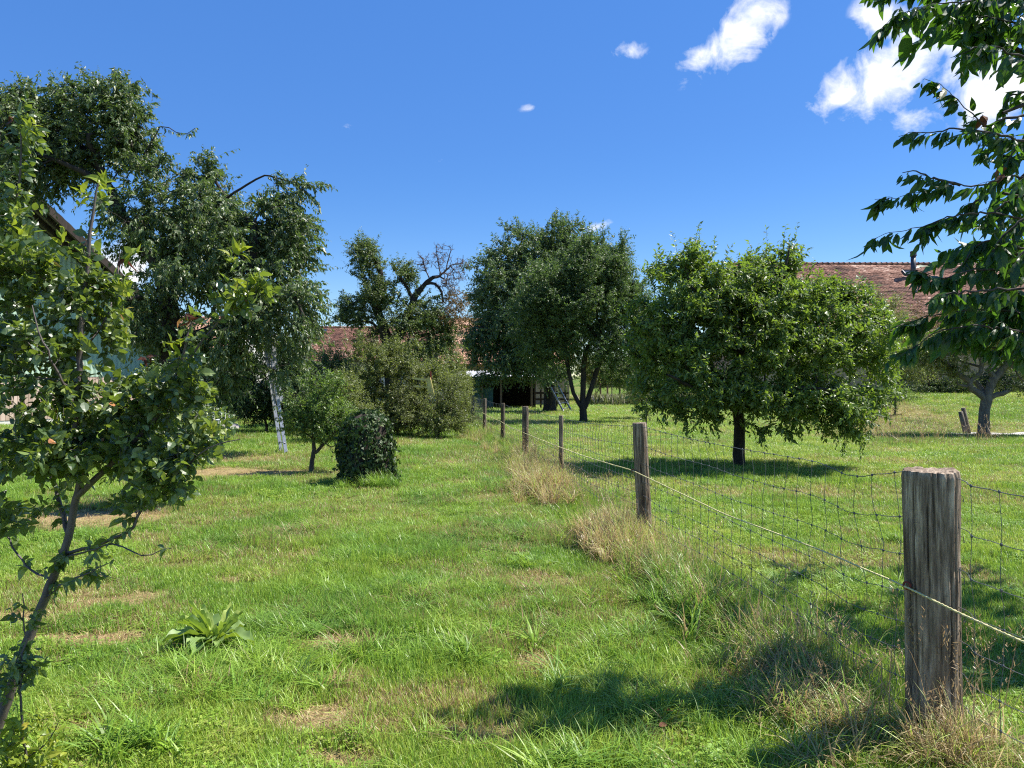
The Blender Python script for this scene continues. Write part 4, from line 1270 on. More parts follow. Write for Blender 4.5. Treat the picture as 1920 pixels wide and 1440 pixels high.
def tiled_house(name, label, x0, x1, y_ridge, z_ridge, y_eave, z_eave, tile, wallm, seed, tw=0.19, th=0.17, parts=(), windows=(), back=6.0, gable_left=True):
    rs = RS(seed)
    root = thing(name, label, 'house', ((x0+x1)/2, y_eave+.5, H((x0+x1)/2, y_eave+.5)))
    dy, dz = y_ridge-y_eave, z_ridge-z_eave
    Ls = math.hypot(dy, dz)
    nrow, ncol = int(Ls/th), int((x1-x0)/tw)
    e = np.array([0, dy, dz])/Ls; nn = np.array([0, -dz, dy])/Ls
    m = MB()
    i, j = np.meshgrid(np.arange(nrow), np.arange(ncol), indexing='ij'); i = i.ravel(); j = j.ravel(); n = len(i)
    sag = 0.05*(vnoise(j*.03+seed, i*.05, 4)-.5)
    o = np.array([x0, y_eave, z_eave])+np.stack([j*tw+(i % 2)*tw/2+rs.normal(0, .006, n), 0*i, 0*i], -1)+e*(i*th)[:, None]
    lift = 0.035+rs.normal(0, .006, n)+sag
    a = o+nn*lift[:, None]; b = a+np.array([tw*.95, 0, 0]); up = e*th*1.25
    c = b+up-nn*.03; d = a+up-nn*.03
    a2 = a-nn*.03; b2 = b-nn*.03
    mid = (a+b)/2-e*0.03
    v = np.stack([a, b, c, d, a2, b2, mid, mid-nn*.03], 1).reshape(-1, 3)
    off = (np.arange(n)*8)[:, None, None]
    quad = np.array([(6, 1, 2, 3), (7, 5, 1, 6), (4, 7, 6, 0)])
    tri = np.array([(0, 6, 3)])
    rn = np.clip(0.5+1.5*(fbm(j*.13+seed, i*.16, seed, 4)-.5)+rs.normal(0, .15, n), 0, 1)
    m.add(v, tri=(tri[None]+off).reshape(-1, 3), quad=(quad[None]+off).reshape(-1, 4), rnd=np.repeat(rn, 8))
    # the far slope, plain underlay below the tiles
    A = lambda x, y, z: np.array([x, y, z])
    m.add([A(x0, y_eave, z_eave-.03), A(x1, y_eave, z_eave-.03), A(x1, y_ridge, z_ridge-.03), A(x0, y_ridge, z_ridge-.03), A(x1, y_ridge+back, z_ridge-back*dz/dy), A(x0, y_ridge+back, z_ridge-back*dz/dy)],
          quad=[(0, 1, 2, 3), (3, 2, 4, 5)], rnd=0.3)
    roof = m.build('roof', MT[tile], root)
    r = MB()
    x = x0
    while x < x1:
        ln = 0.36
        r.tube([A(x, y_ridge, z_ridge+.0), A(x+ln*.9, y_ridge, z_ridge+.02), A(x+ln, y_ridge, z_ridge+.055)], [.10, .11, .125], 8, rnd=rs.uniform(.3, 1))
        x += ln
    r.build('ridge_tiles', MT[tile], root)
    g = H((x0+x1)/2, y_eave)-0.5
    w = MB()
    w.box(((x0+x1)/2, y_eave+.75, (g+z_eave)/2+.05), (x1-x0-.6, .3, z_eave-g))
    for xx in (x0+.3, x1-.3):     # gable walls
        w.add([A(xx, y_eave+.6, g), A(xx, y_ridge+back-.6, g), A(xx, y_ridge+back-.6, z_eave), A(xx, y_ridge, z_ridge-.25), A(xx, y_eave+.6, z_eave+.1)], tri=[(0, 1, 2), (0, 2, 4), (4, 2, 3)])
    w.build('wall', MT[wallm], root)
    for (kx, kz, ww, hh) in windows:
        q = MB(); q.box((kx, y_eave+.595, kz), (ww, .06, hh)); wn = q.build('window', MT['dark_wood'], root)
        q = MB(); q.box((kx, y_eave+.56, kz), (ww-.16, .05, hh-.16)); q.build('pane', MT['glass'], wn)
    return root, (lambda x, t: np.array([x, y_eave, z_eave])+e*t*Ls), nn, e


def skylight(root, p, e, nn, w, h):
    m = MB(); s = np.array([1.0, 0, 0])
    for sx in (-1, 1): m.bar(p+s*sx*w/2-e*h/2+nn*.07, p+s*sx*w/2+e*h/2+nn*.07, .07, .10)
    for se in (-1, 1): m.bar(p-s*w/2+e*se*h/2+nn*.07, p+s*w/2+e*se*h/2+nn*.07, .07, .10)
    fr = m.build('skylight', MT['zinc'], root)
    m = MB(); m.add([p-s*w/2-e*h/2+nn*.075, p+s*w/2-e*h/2+nn*.075, p+s*w/2+e*h/2+nn*.075, p-s*w/2+e*h/2+nn*.075], quad=[(0, 1, 2, 3)])
    m.build('pane', MT['glass'], fr)


# right farmhouse
zr_ = 1.55+225/F*52
rt, on, nn_, e_ = tiled_house('farmhouse', 'long farmhouse with brown red tiled roof and metal flue pipe behind the apple tree', 14.6, 44, 52, zr_, 44.5, 4.1, 'tile', 'plaster_tan', 11,
                              windows=[(25.5, 3.0, 1.0, 1.2), (28.5, 3.0, 1.0, 1.2), (33, 3.0, 1.0, 1.2)])
p_ = on((1702-CX)/F*51, 0.86); skylight(rt, p_, e_, nn_, .6, .6)
m_ = MB(); c_ = on((1711-CX)/F*50.6, 0.80)
m_.tube([c_-UP*.3, c_+UP*1.35], [.16, .16], 14); m_.build('flue_pipe', MT['zinc'], rt, smooth=True)
m_ = MB(); m_.tube([c_+UP*1.36, c_+UP*1.42, c_+UP*1.55, c_+UP*1.70, c_+UP*1.74], [.16, .21, .19, .21, .12], 14); m_.build('flue_cap', MT['zinc'], rt)
# house seen between the cherry and the old tree
rt, on, nn_, e_ = tiled_house('tiled_house', 'low house with red brown tile roof and small skylight between the left trees', -17.6, -4.6, 66, 1.55+106/F*66, 60, 3.35, 'tile', 'plaster', 12,
                              windows=[(-13.6, 1.9, .9, 1.0), (-11, 1.9, .9, 1.0)])
skylight(rt, on((601-CX)/F*65, 0.86), e_, nn_, .9, .8)
rt, on, nn_, e_ = tiled_house('tiled_house', 'farm building with sun bleached orange tile roof behind the dark tall cherry', -5.4, 4.5, 62, 1.55+121/F*62, 55.5, 3.0, 'tile_tan', 'plaster_tan', 13,
                              windows=[(-4.2, 2.0, .8, .9)])
rt, on, nn_, e_ = tiled_house('tiled_house', 'pale house with pinkish tiled roof hidden behind the big cherry tree', -25.5, -18.6, 56, 1.55+124/F*56, 50, 3.7, 'tile_tan', 'plaster', 14,
                              windows=[(-20.6, 2.2, .9, 1.0)])


# ------------------------------------------------------------------ low shed under the tall cherry
def shed():
    y0, y1 = 47.5, 52.0
    x0, x1 = (852-CX)/F*y0, (1003-CX)/F*y0
    g = H(0, 50)
    root = thing('shed', 'low open sided shed with corrugated sheet roof and dark interior', 'shed', ((x0+x1)/2, y0, g))
    m = MB()
    nb = 120; bb = np.linspace(x0-.3, x1+.3, nb)
    wv = .03*np.sin(bb*2*np.pi/.18)
    v = [(b, y0-.5, 2.02+w) for b, w in zip(bb, wv)]+[(b, y1+.3, 2.45+w) for b, w in zip(bb, wv)]
    v += [(b, y0-.5, 1.98+w) for b, w in zip(bb, wv)]
    k = np.arange(nb-1)
    m.add(v, quad=np.concatenate([np.stack([k, k+1, nb+k+1, nb+k], -1), np.stack([2*nb+k, 2*nb+k+1, k+1, k], -1)]))
    m.build('roof', MT['sheet_pale'], root)
    m = MB()
    for x in (x0+.2, x0+.5+1.2, (x0+x1)/2+.4, x1-.2):
        m = MB(); m.box((x, y0, g+.95), (.13, .13, 1.95)); m.build('post', MT['brown_wood'], root)
    m = MB(); m.box(((x0+x1)/2, y1, g+1.15), (x1-x0, .1, 2.3)); m.box((x0, (y0+y1)/2, g+1), (.1, y1-y0-.2, 2.0)); m.box((x1, (y0+y1)/2, g+1), (.1, y1-y0-.2, 2.0))
    m.build('back_wall', MT['dark_wood'], root)
    m = MB(); m.box(((x0+x1)/2, y0, g+1.86), (x1-x0, .1, .14)); m.build('beam', MT['dark_wood'], root)
    t = thing('board_panel', 'teal painted board leaning in the dark shed opening', 'panel', (x0+1.8, y0+.3, g))
    m = MB()
    for k in range(5): m.box((x0+1.18+k*.27, y0+.3, g+.72), (.26, .03, 1.2))
    m.build('boards', MT['teal'], t)


shed()


def rail_fence():
    y = 49.0; g = H(3, y)
    xs = [(px-CX)/F*y for px in (1000, 1014, 1028, 1044, 1060)]
    root = thing('rail_fence', 'dark wooden rail fence beside the shed behind the tall cherry trunk', 'fence', (xs[0], y, g))
    for x in xs:
        m = MB(); m.box((x, y, g+.55), (.11, .11, 1.25)); m.build('post', MT['dark_wood'], root)
    for z in (.95, .55):
        m = MB(); m.bar((xs[0]-.2, y-.08, g+z), (xs[-1]+.2, y-.08, g+z), .05, .13); m.build('rail', MT['dark_wood'], root)
    # far meadow fence posts
    for k, px in enumerate((1107, 1126, 1139, 1162, 1178)):
        yy = 70; x = (px-CX)/F*yy; g = H(x, yy)
        m = MB(); m.tube([(x, yy, g-.1), (x, yy, g+1.0+.15*(k % 2)), (x, yy, g+1.05+.15*(k % 2))], [.09, .085, .04], 8)
        o = m.build('meadow_post', MT['brown_wood'], None, loc=(x, yy, g))
        tag(o, ['small brown meadow post beyond the three stemmed tree, leftmost', 'short brown meadow post, second from left on the bright slope', 'squat meadow post in the middle of the bright slope',
                'meadow post beside the distant thin sapling', 'meadow post at the right end of the bright slope'][k], 'post', 'posts on the far meadow slope')


rail_fence()


# ------------------------------------------------------------------ ladders
def ladder(name, label, foot, rung, axis, length, spacing=.28, st=(.075, .028), ext=None):
    foot = np.array(foot, float); rung = np.array(rung, float); ax = nrm(np.array(axis, float))
    root = thing(name, label, 'ladder', tuple(foot), 'ladders leaning into the cherry trees')
    r_ = nrm(rung)
    nrm_ = np.cross(ax, r_)
    for s in (-.5, .5):
        a = foot+rung*s
        m = MB()
        # section: width along the ladder's depth, thin across
        g = [(-.5, -.5), (.5, -.5), (.5, .5), (-.5, .5)]
        v = [p+nrm_*i*st[0]+r_*j*st[1] for p in (a, a+ax*length) for i, j in g]
        m.add(v, quad=[(0, 3, 2, 1), (4, 5, 6, 7), (0, 1, 5, 4), (1, 2, 6, 5), (2, 3, 7, 6), (3, 0, 4, 7)])
        m.build('stile', MT['alu'], root)
        m = MB(); m.bar(a-ax*.02, a+ax*.05, .085, .04); m.build('foot', MT['black'], root)
    k = .25
    while k < length-.1:
        m = MB(); a = foot-rung*.5+ax*k; b = foot+rung*.5+ax*k
        m.tube([a-r_*.02, b+r_*.02], .019, 8); m.build('rung', MT['alu'], root, smooth=True)
        if ext:
            for s in (-.5, .5):
                m = MB(); c = foot+rung*s+r_*(.016 if s > 0 else -.016)+ax*k
                m.tube([c, c+r_*(.006 if s > 0 else -.006)], .010, 8)
                m.build('rung_cap', MT['black'], root)
        k += spacing
    if ext:   # second section sliding on the first
        o = foot+nrm_*.085+ax*ext[0]
        rg = rung*.86
        for s in (-.5, .5):
            a = o+rg*s
            v = [p+nrm_*i*st[0]+r_*j*st[1] for p in (a, a+ax*ext[1]) for i, j in ((-.5, -.5), (.5, -.5), (.5, .5), (-.5, .5))]
            m = MB(); m.add(v, quad=[(0, 3, 2, 1), (4, 5, 6, 7), (0, 1, 5, 4), (1, 2, 6, 5), (2, 3, 7, 6), (3, 0, 4, 7)]); m.build('sliding_stile', MT['alu'], root)
        k = .15
        while k < ext[1]:
            m = MB(); m.tube([o-rg*.5+ax*k, o+rg*.5+ax*k], .015, 8); m.build('sliding_rung', MT['alu'], root, smooth=True); k += spacing
    return root, foot, ax


gx, gy = (532-CX)/F*17.2, 17.2
ladder('ladder', 'tall aluminium extension ladder leaning steeply into the drooping cherry', (gx, gy, H(gx, gy)), (.21, -.34, 0), (-.20, .16, 1), 4.6, ext=(1.2, 4.4))
gx, gy = (1065-CX)/F*42.5, 42.5
_, ft_, ax_ = ladder('ladder', 'slim grey ladder leaning left against the thick far cherry trunk', (gx, gy, H(gx, gy)), (.46, .5, .04), (-.52, .3, 1), 3.6, spacing=.34, st=(.09, .05))
m_ = MB(); m_.bar(ft_+[-.35, -.45, .0], ft_+[.55, .5, .06], .07, .07); m_.build('stabiliser_bar', MT['alu'], _)


# ------------------------------------------------------------------ small garden things
def white_rack(px, py0, py1, d, w, label, slats):
    x = (px-CX)/F*d; z1 = CH-(py0-HY)/F*d; g = H(x, d)
    root = thing('garden_chair', label, 'garden chair', (x, d, g), 'white frames by the vegetable patch')
    for s in (-.5, .5):
        m = MB(); m.bar((x+s*w, d, g), (x+s*w, d, z1), .035); m.build('leg', MT['white_paint'], root)
        m = MB(); m.bar((x+s*w, d+.5, g), (x+s*w, d+.5, z1-.25), .035); m.build('leg', MT['white_paint'], root)
    for f in slats:
        m = MB(); z = z1-f; m.bar((x-w*.55, d-.03, z), (x+w*.55, d-.03, z), .03, .07); m.build('slat', MT['white_paint'], root)
    m = MB(); m.box((x, d+.25, z1-.27), (w, .5, .03)); m.build('seat', MT['white_paint'], root)


white_rack(402, 740, 778, 28.5, .42, 'white slatted garden chair frame under the drooping cherry, rightmost of three', (.03, .24))
white_rack(369, 765, 790, 27.0, .30, 'low white garden frame beside the sapling, leftmost of three', (.03, .2))
white_rack(407, 771, 790, 26.5, .30, 'low white garden frame in front of the rubble, lowest of three', (.03,))
x_ = (429-CX)/F*28.5
m_ = MB(); m_.tube([(x_, 28.5, H(x_, 28.5)), (x_, 28.5, 1.13)], .022, 8)
tag(m_.build('garden_stake', MT['white_paint'], None, loc=(x_, 28.5, 0)), 'thin white upright stake standing beside the white chair frame', 'stake')


def rubble():
    rs = RS(9)
    for k in range(9):
        px = rs.uniform(402, 436); d = rs.uniform(25.6, 26.8)
        x = (px-CX)/F*d; r = rs.uniform(.10, .22)
        m = MB()
        u = np.linspace(0, np.pi, 9); w = np.linspace(0, 2*np.pi, 14, endpoint=False)
        U, V = np.meshgrid(u, w, indexing='ij')
        rr = r*(.8+.5*fbm(np.cos(V)*1.5+k*4, U*1.5, k, 3))
        v = np.stack([x+rr*1.2*np.sin(U)*np.cos(V), d+rr*np.sin(U)*np.sin(V), H(x, d)+.07+rr*.6*np.cos(U)], -1).reshape(-1, 3)
        i, j = np.meshgrid(np.arange(8), np.arange(14), indexing='ij'); j2 = (j+1) % 14
        m.add(v, quad=np.stack([i*14+j, (i+1)*14+j, (i+1)*14+j2, i*14+j2], -1).reshape(-1, 4))
        o = m.build('rubble_stone', MT['stone'], None, loc=(x, d, 0))
        tag(o, 'pale rubble stone in the small heap below the white garden frames', 'stone', 'rubble heap stones')


rubble()


def yellow_frame():
    d = 22.1
    root = thing('yellow_trestle', 'faded yellow painted wooden frame sticking out of the olive bush', 'trestle', tuple(W(805, 720, d)))
    P = lambda a, b, o=0: W(a, b, d+o)
    for a, b, wd in ((P(773, 707), P(806, 711), .06), (P(775, 722), P(805, 724), .05), (P(804, 706), P(806, 736), .10), (P(806, 710), P(812, 738), .07)):
        m = MB(); m.bar(a, b, wd); m.build('beam', MT['yellow_paint'], root)
    m = MB(); m.tube([P(808, 712, .1), P(807, 694, .1)], .022, 8); m.build('red_rod', MT['red_paint'], root)


yellow_frame()


def leaning_posts():
    d = 24.0
    for k, (a, b, lab) in enumerate((((1801, 770), (1811, 812), 'shorter weathered stake leaning left beside the gnarled pale trunk'),
                                     ((1806, 763), (1817, 809), 'taller weathered stake leaning behind the shorter stake'))):
        t, q = W(a[0], a[1], d+k*.15), W(b[0], b[1]+4, d+k*.15)
        g = H(q[0], q[1]); q[2] = g-.05
        m = MB(); m.tube([q, (q+t)/2, t, t+(t-q)*.01], [.075, .072, .068, .04], 10, lump=.1, seed=k)
        o = m.build('leaning_stake', MT['bark_pale'], None, smooth=True, loc=tuple(q))
        tag(o, lab, 'stake', 'leaning stakes by the old tree')


leaning_posts()


def path():
    xs = np.linspace(13.6, 70, 80); m = MB(); v = []
    for x in xs:
        w = .62+.08*vnoise(x, 0, 3)
        yc = 24.1-.03*(x-13.6)
        for s in (-1, 1): v.append((x, yc+s*w, H(x, yc+s*w)+.012))
    k = np.arange(len(xs)-1)*2
    m.add(v, quad=np.stack([k, k+2, k+3, k+1], -1))
    tag(m.build('gravel_path', MT['path'], None), 'pale gravel path curving off behind the gnarled old tree', 'path', kind='structure')


path()


def timber_stack():
    d = 38; rs = RS(4)
    x0 = (1682-CX)/F*d; g = H(x0+.8, d)
    root = thing('timber_stack', 'stack of greyish brown planks beside the reddish shrub', 'timber stack', (x0+.7, d, g))
    for k in range(6):
        m = MB(); m.box((x0+.7+rs.uniform(-.12, .12), d+rs.uniform(-.1, .1), g+.10+k*.17), (1.7, .8, .09), rz=rs.uniform(-.04, .04), rnd=rs.uniform(.2, .95))
        m.build('plank_layer', MT['brown_wood'], root)
    for s in (-.5, .7):
        m = MB(); m.box((x0+.7+s, d+.0, g+.55), (.09, .6, 1.02), rnd=.3); m.build('spacer', MT['dark_wood'], root)


timber_stack()

# ------------------------------------------------------------------ trees of the orchard
def big_cherry():
    D = 18.0
    b = base_of(322, 842, D)
    limbs = rooted(px_limbs(D, [
        ([(322, 842), (322, 760), (320, 680), (320, 600), (312, 540)], [.30, .26, .235, .22, .19]),
        ([(312, 540), (285, 480), (240, 420), (205, 350), (178, 300), (165, 250, -.3)], [.17, .14, .12, .10, .08, .05]),
        ([(178, 300), (200, 275, .1), (225, 262, .1), (245, 262, .2), (262, 235, .2)], [.075, .07, .06, .05, .03]),
        ([(190, 325), (150, 268, .4), (100, 235, .6), (50, 200, .8)], [.07, .06, .04, .02]),
        ([(205, 350), (150, 318, -.4), (80, 290, -.7), (0, 270, -1)], [.08, .06, .045, .025]),
        ([(320, 640), (380, 625, -.3), (440, 600, -.5), (468, 560, -.5), (476, 490, -.4), (476, 420, -.3)], [.16, .145, .13, .12, .11, .08]),
        ([(400, 400, .3), (428, 368), (462, 345), (496, 327), (516, 331), (545, 338), (578, 346), (606, 353)], [.036, .030, .026, .022, .017, .013, .009, .005]),
        ([(476, 420), (430, 380, .3), (400, 330, .3)], [.06, .05, .03]),
        ([(312, 540), (340, 470, .5), (380, 420, .8), (385, 350, .8)], [.12, .10, .07, .03]),
        ([(440, 600), (500, 560, -1.0), (545, 550, -1.4), (575, 600, -1.6)], [.08, .06, .04, .02]),
        ([(320, 600), (270, 560, -1.2), (240, 560, -1.8)], [.09, .06, .03]),
        ([(262, 300), (300, 235, 0), (330, 246, 0), (352, 248), (366, 238)], [.02, .014, .010, .008, .006]),
    ]), b)
    lobes = [(40, 210, 75, 62, 0, 1.0), (125, 195, 75, 55, .4, 1.0), (215, 185, 62, 52, 0, .9), (60, 290, 90, 70, -.3, 1.3), (160, 270, 85, 60, .3, 1.2), (245, 255, 45, 60, .2, .8, .8),
             (30, 345, 70, 34, -.6, 1.0, .7), (130, 325, 60, 30, 0, .9, .5), (270, 330, 38, 55, 0, .8, .7), (215, 420, 55, 60, 0, 1.2, .8), (300, 420, 80, 70, .3, 1.5), (385, 400, 70, 75, .5, 1.4),
             (385, 310, 22, 28, .5, .4, .7), (440, 450, 80, 80, 0, 1.6), (370, 500, 90, 70, -.3, 1.8), (520, 370, 55, 34, 0, .7, .8), (575, 352, 36, 14, 0, .4, .8), (548, 450, 46, 70, -.2, .9, 1.0), (520, 430, 60, 70, .2, 1.0, .8), (570, 560, 36, 60, -1.2, .7, .9), (330, 340, 40, 30, .2, 1.0, .6),
             (500, 560, 60, 80, -.8, 1.2, 1.1), (570, 620, 26, 40, -1.4, .6, .7), (430, 640, 70, 70, -.8, 1.4), (330, 640, 60, 70, .8, 1.0), (270, 590, 45, 70, -.8, 1.2, .8), (410, 720, 40, 30, -.8, .8, .6), (540, 680, 45, 40, -1., .7, .7),
             (-60, 280, 70, 110, 0, 1.4)]

    def extra(root, wood, leaf, rs, sk):
        # hanging outer sprays and the long arched twig against the sky
        for pts in ([(500, 328), (530, 334), (560, 341)], [(555, 340), (580, 346), (608, 352)], [(590, 348), (598, 375), (602, 395)], [(300, 235), (330, 246), (352, 250), (368, 238)], [(283, 275), (305, 285), (322, 290)], [(300, 290), (298, 320)], [(262, 140), (285, 170), (294, 184)]):
            P = np.array([W(a, c, D) for a, c in pts])
            S = P[:-1]; d = np.diff(P, axis=0)
            twigs_leaves(wood, leaf, S, d, np.linalg.norm(d, axis=1), rs, 14, .10, .42, 0, .8, .4, spread=.5)
    make_tree('cherry_tree', 'very large drooping old cherry tree with the extension ladder leaning in it', 'tree', b, limbs, lobes, D, 1800, 'cherry', 'bark_dark', 21,
              gaps=[(503, 715, 17, 64), (90, 410, 70, 34), (222, 505, 34, 30), (165, 440, 46, 44), (322, 280, 22, 36), (455, 690, 16, 14)],
              kt=5, nl=14, tl=.40, lsize=.100, lwid=.42, droop=.26, hang=.55, upn=.35, tip=.0065, surf=.45, up_tw=-.05, spread=.55, extra=extra, zmin=.5, bias=.25, lump=.10)


big_cherry()


def old_tree():
    D = 28.0
    b = base_of(738, 812, D)
    limbs = rooted(px_limbs(D, [
        ([(738, 812), (737, 740), (733, 680), (728, 640)], [.32, .28, .27, .24]),
        ([(728, 640), (715, 600), (703, 565), (708, 535), (714, 515), (706, 490), (690, 470), (672, 470)], [.20, .17, .15, .13, .11, .08, .06, .03]),
        ([(703, 565), (685, 560), (665, 566), (645, 580)], [.09, .07, .05, .03]),
        ([(733, 650), (752, 622), (768, 585), (775, 562), (786, 543)], [.20, .17, .14, .12, .11]),
        ([(775, 562), (765, 540), (752, 520), (745, 510)], [.07, .06, .05, .03]),
        ([(786, 543), (800, 527), (812, 518), (824, 516)], [.09, .08, .07, .05]),
        ([(800, 530), (815, 530), (828, 545), (832, 565)], [.06, .05, .045, .03]),
        ([(728, 640), (700, 605), (670, 600), (650, 610)], [.07, .05, .04, .02]),
        ([(733, 660), (765, 640), (800, 625), (840, 620)], [.10, .08, .06, .03]),
    ]), b)
    lobes = [(685, 470, 30, 28, 0, .7, 1.2), (700, 500, 26, 26, 0, .8), (675, 505, 22, 22, 0, .5, .5), (700, 545, 36, 36, 0, 1.1), (665, 565, 34, 22, 0, .9, 1.1), (650, 590, 28, 16, 0, .6, .8), (680, 595, 36, 20, 0, .8, .8),
             (725, 560, 28, 40, .3, 1.0), (755, 510, 24, 22, 0, .7, 1.1), (770, 525, 22, 22, 0, .6, .8), (740, 600, 36, 30, 0, 1.1), (790, 570, 36, 28, 0, 1.0), (810, 600, 40, 28, 0, 1.0), (775, 600, 36, 26, -.3, .9),
             (770, 650, 55, 30, 0, 1.2), (830, 640, 34, 36, .2, .9), (700, 640, 40, 26, .3, .9, .7)]

    def extra(root, wood, leaf, rs, sk):
        s2 = Skeleton()
        for pts, rad in px_limbs(D, [([(812, 518), (824, 516), (836, 505), (846, 495)], [.08, .06, .045, .03]), ([(836, 505), (842, 480), (845, 462), (830, 456)], [.035, .028, .02, .008]),
                                     ([(806, 524), (795, 495), (790, 480), (783, 470)], [.035, .03, .02, .01]), ([(795, 495), (778, 492), (768, 486)], [.02, .015, .007]),
                                     ([(846, 495), (862, 492), (876, 482)], [.03, .02, .006]), ([(824, 516), (822, 490), (818, 470), (820, 455), (834, 466), (848, 466)], [.035, .03, .022, .016, .01, .006]),
                                     ([(800, 530), (815, 530), (828, 548), (830, 568)], [.04, .04, .035, .02]), ([(846, 500), (860, 510), (870, 520)], [.02, .015, .008])]):
            s2.limb(pts, [q*.7 for q in rad], step=.15, wob=.02, rs=rs)
        A, _, _ = lobe_points([(795, 490, 18, 20, 0, .5), (825, 480, 20, 26, 0, .6), (855, 505, 24, 28, 0, .7), (838, 530, 24, 22, 0, .7), (868, 490, 14, 14, 0, .4, .6), (775, 490, 12, 8, 0, .3, .5)], 230, rs, D, .6)
        s2.reach(A, rs, .12, .2, .05)
        m = MB(); s2.mesh(m, .0075, 2.4, .05, 3)
        # short spurs all over
        P = np.array(s2.p); k = rs.randint(0, len(P), 900)
        S = P[k]; d = nrm(rs.normal(0, 1, S.shape)+[0, 0, .2]); t = np.linspace(0, 1, 3)
        m.tubes(S[:, None]+d[:, None]*(rs.uniform(.06, .22, len(S))[:, None]*t)[..., None], .006*(1-.6*t)[None]*np.ones((len(S), 1)), 3)
        tag(m.build('dead_branches', MT['bark_dead'], root, smooth=True), 'bare dead twiggy branches at the top right')
        # browning part of the crown
        m = MB()
        A, _, _ = lobe_points([(852, 560, 24, 34, 0, .8), (862, 590, 18, 30, 0, .6, .7), (835, 590, 20, 24, 0, .6, .5)], 70, rs, D, .5)
        d = nrm(rs.normal(0, 1, (len(A)*4, 3)))
        tp = sk.reach(A, rs, .25, .3, .03)
        twigs_leaves(wood, m, np.repeat(A, 4, 0), d, rs.uniform(.2, .45, len(d)), rs, 11, .062, .5, .2, .4, .5)
        tag(m.build('browning_crown', MT['brownish'], root), 'browning leaves on the right side of the crown')
    make_tree('old_fruit_tree', 'half dead old fruit tree with bare reddish twigs above the olive bushes', 'tree', b, limbs, lobes, D, 640, 'pear', 'bark_dark', 31,
              kt=6, nl=14, tl=.36, lsize=.072, lwid=.52, droop=.1, hang=.2, upn=.6, tip=.007, surf=.5, extra=extra, bias=.2)


old_tree()


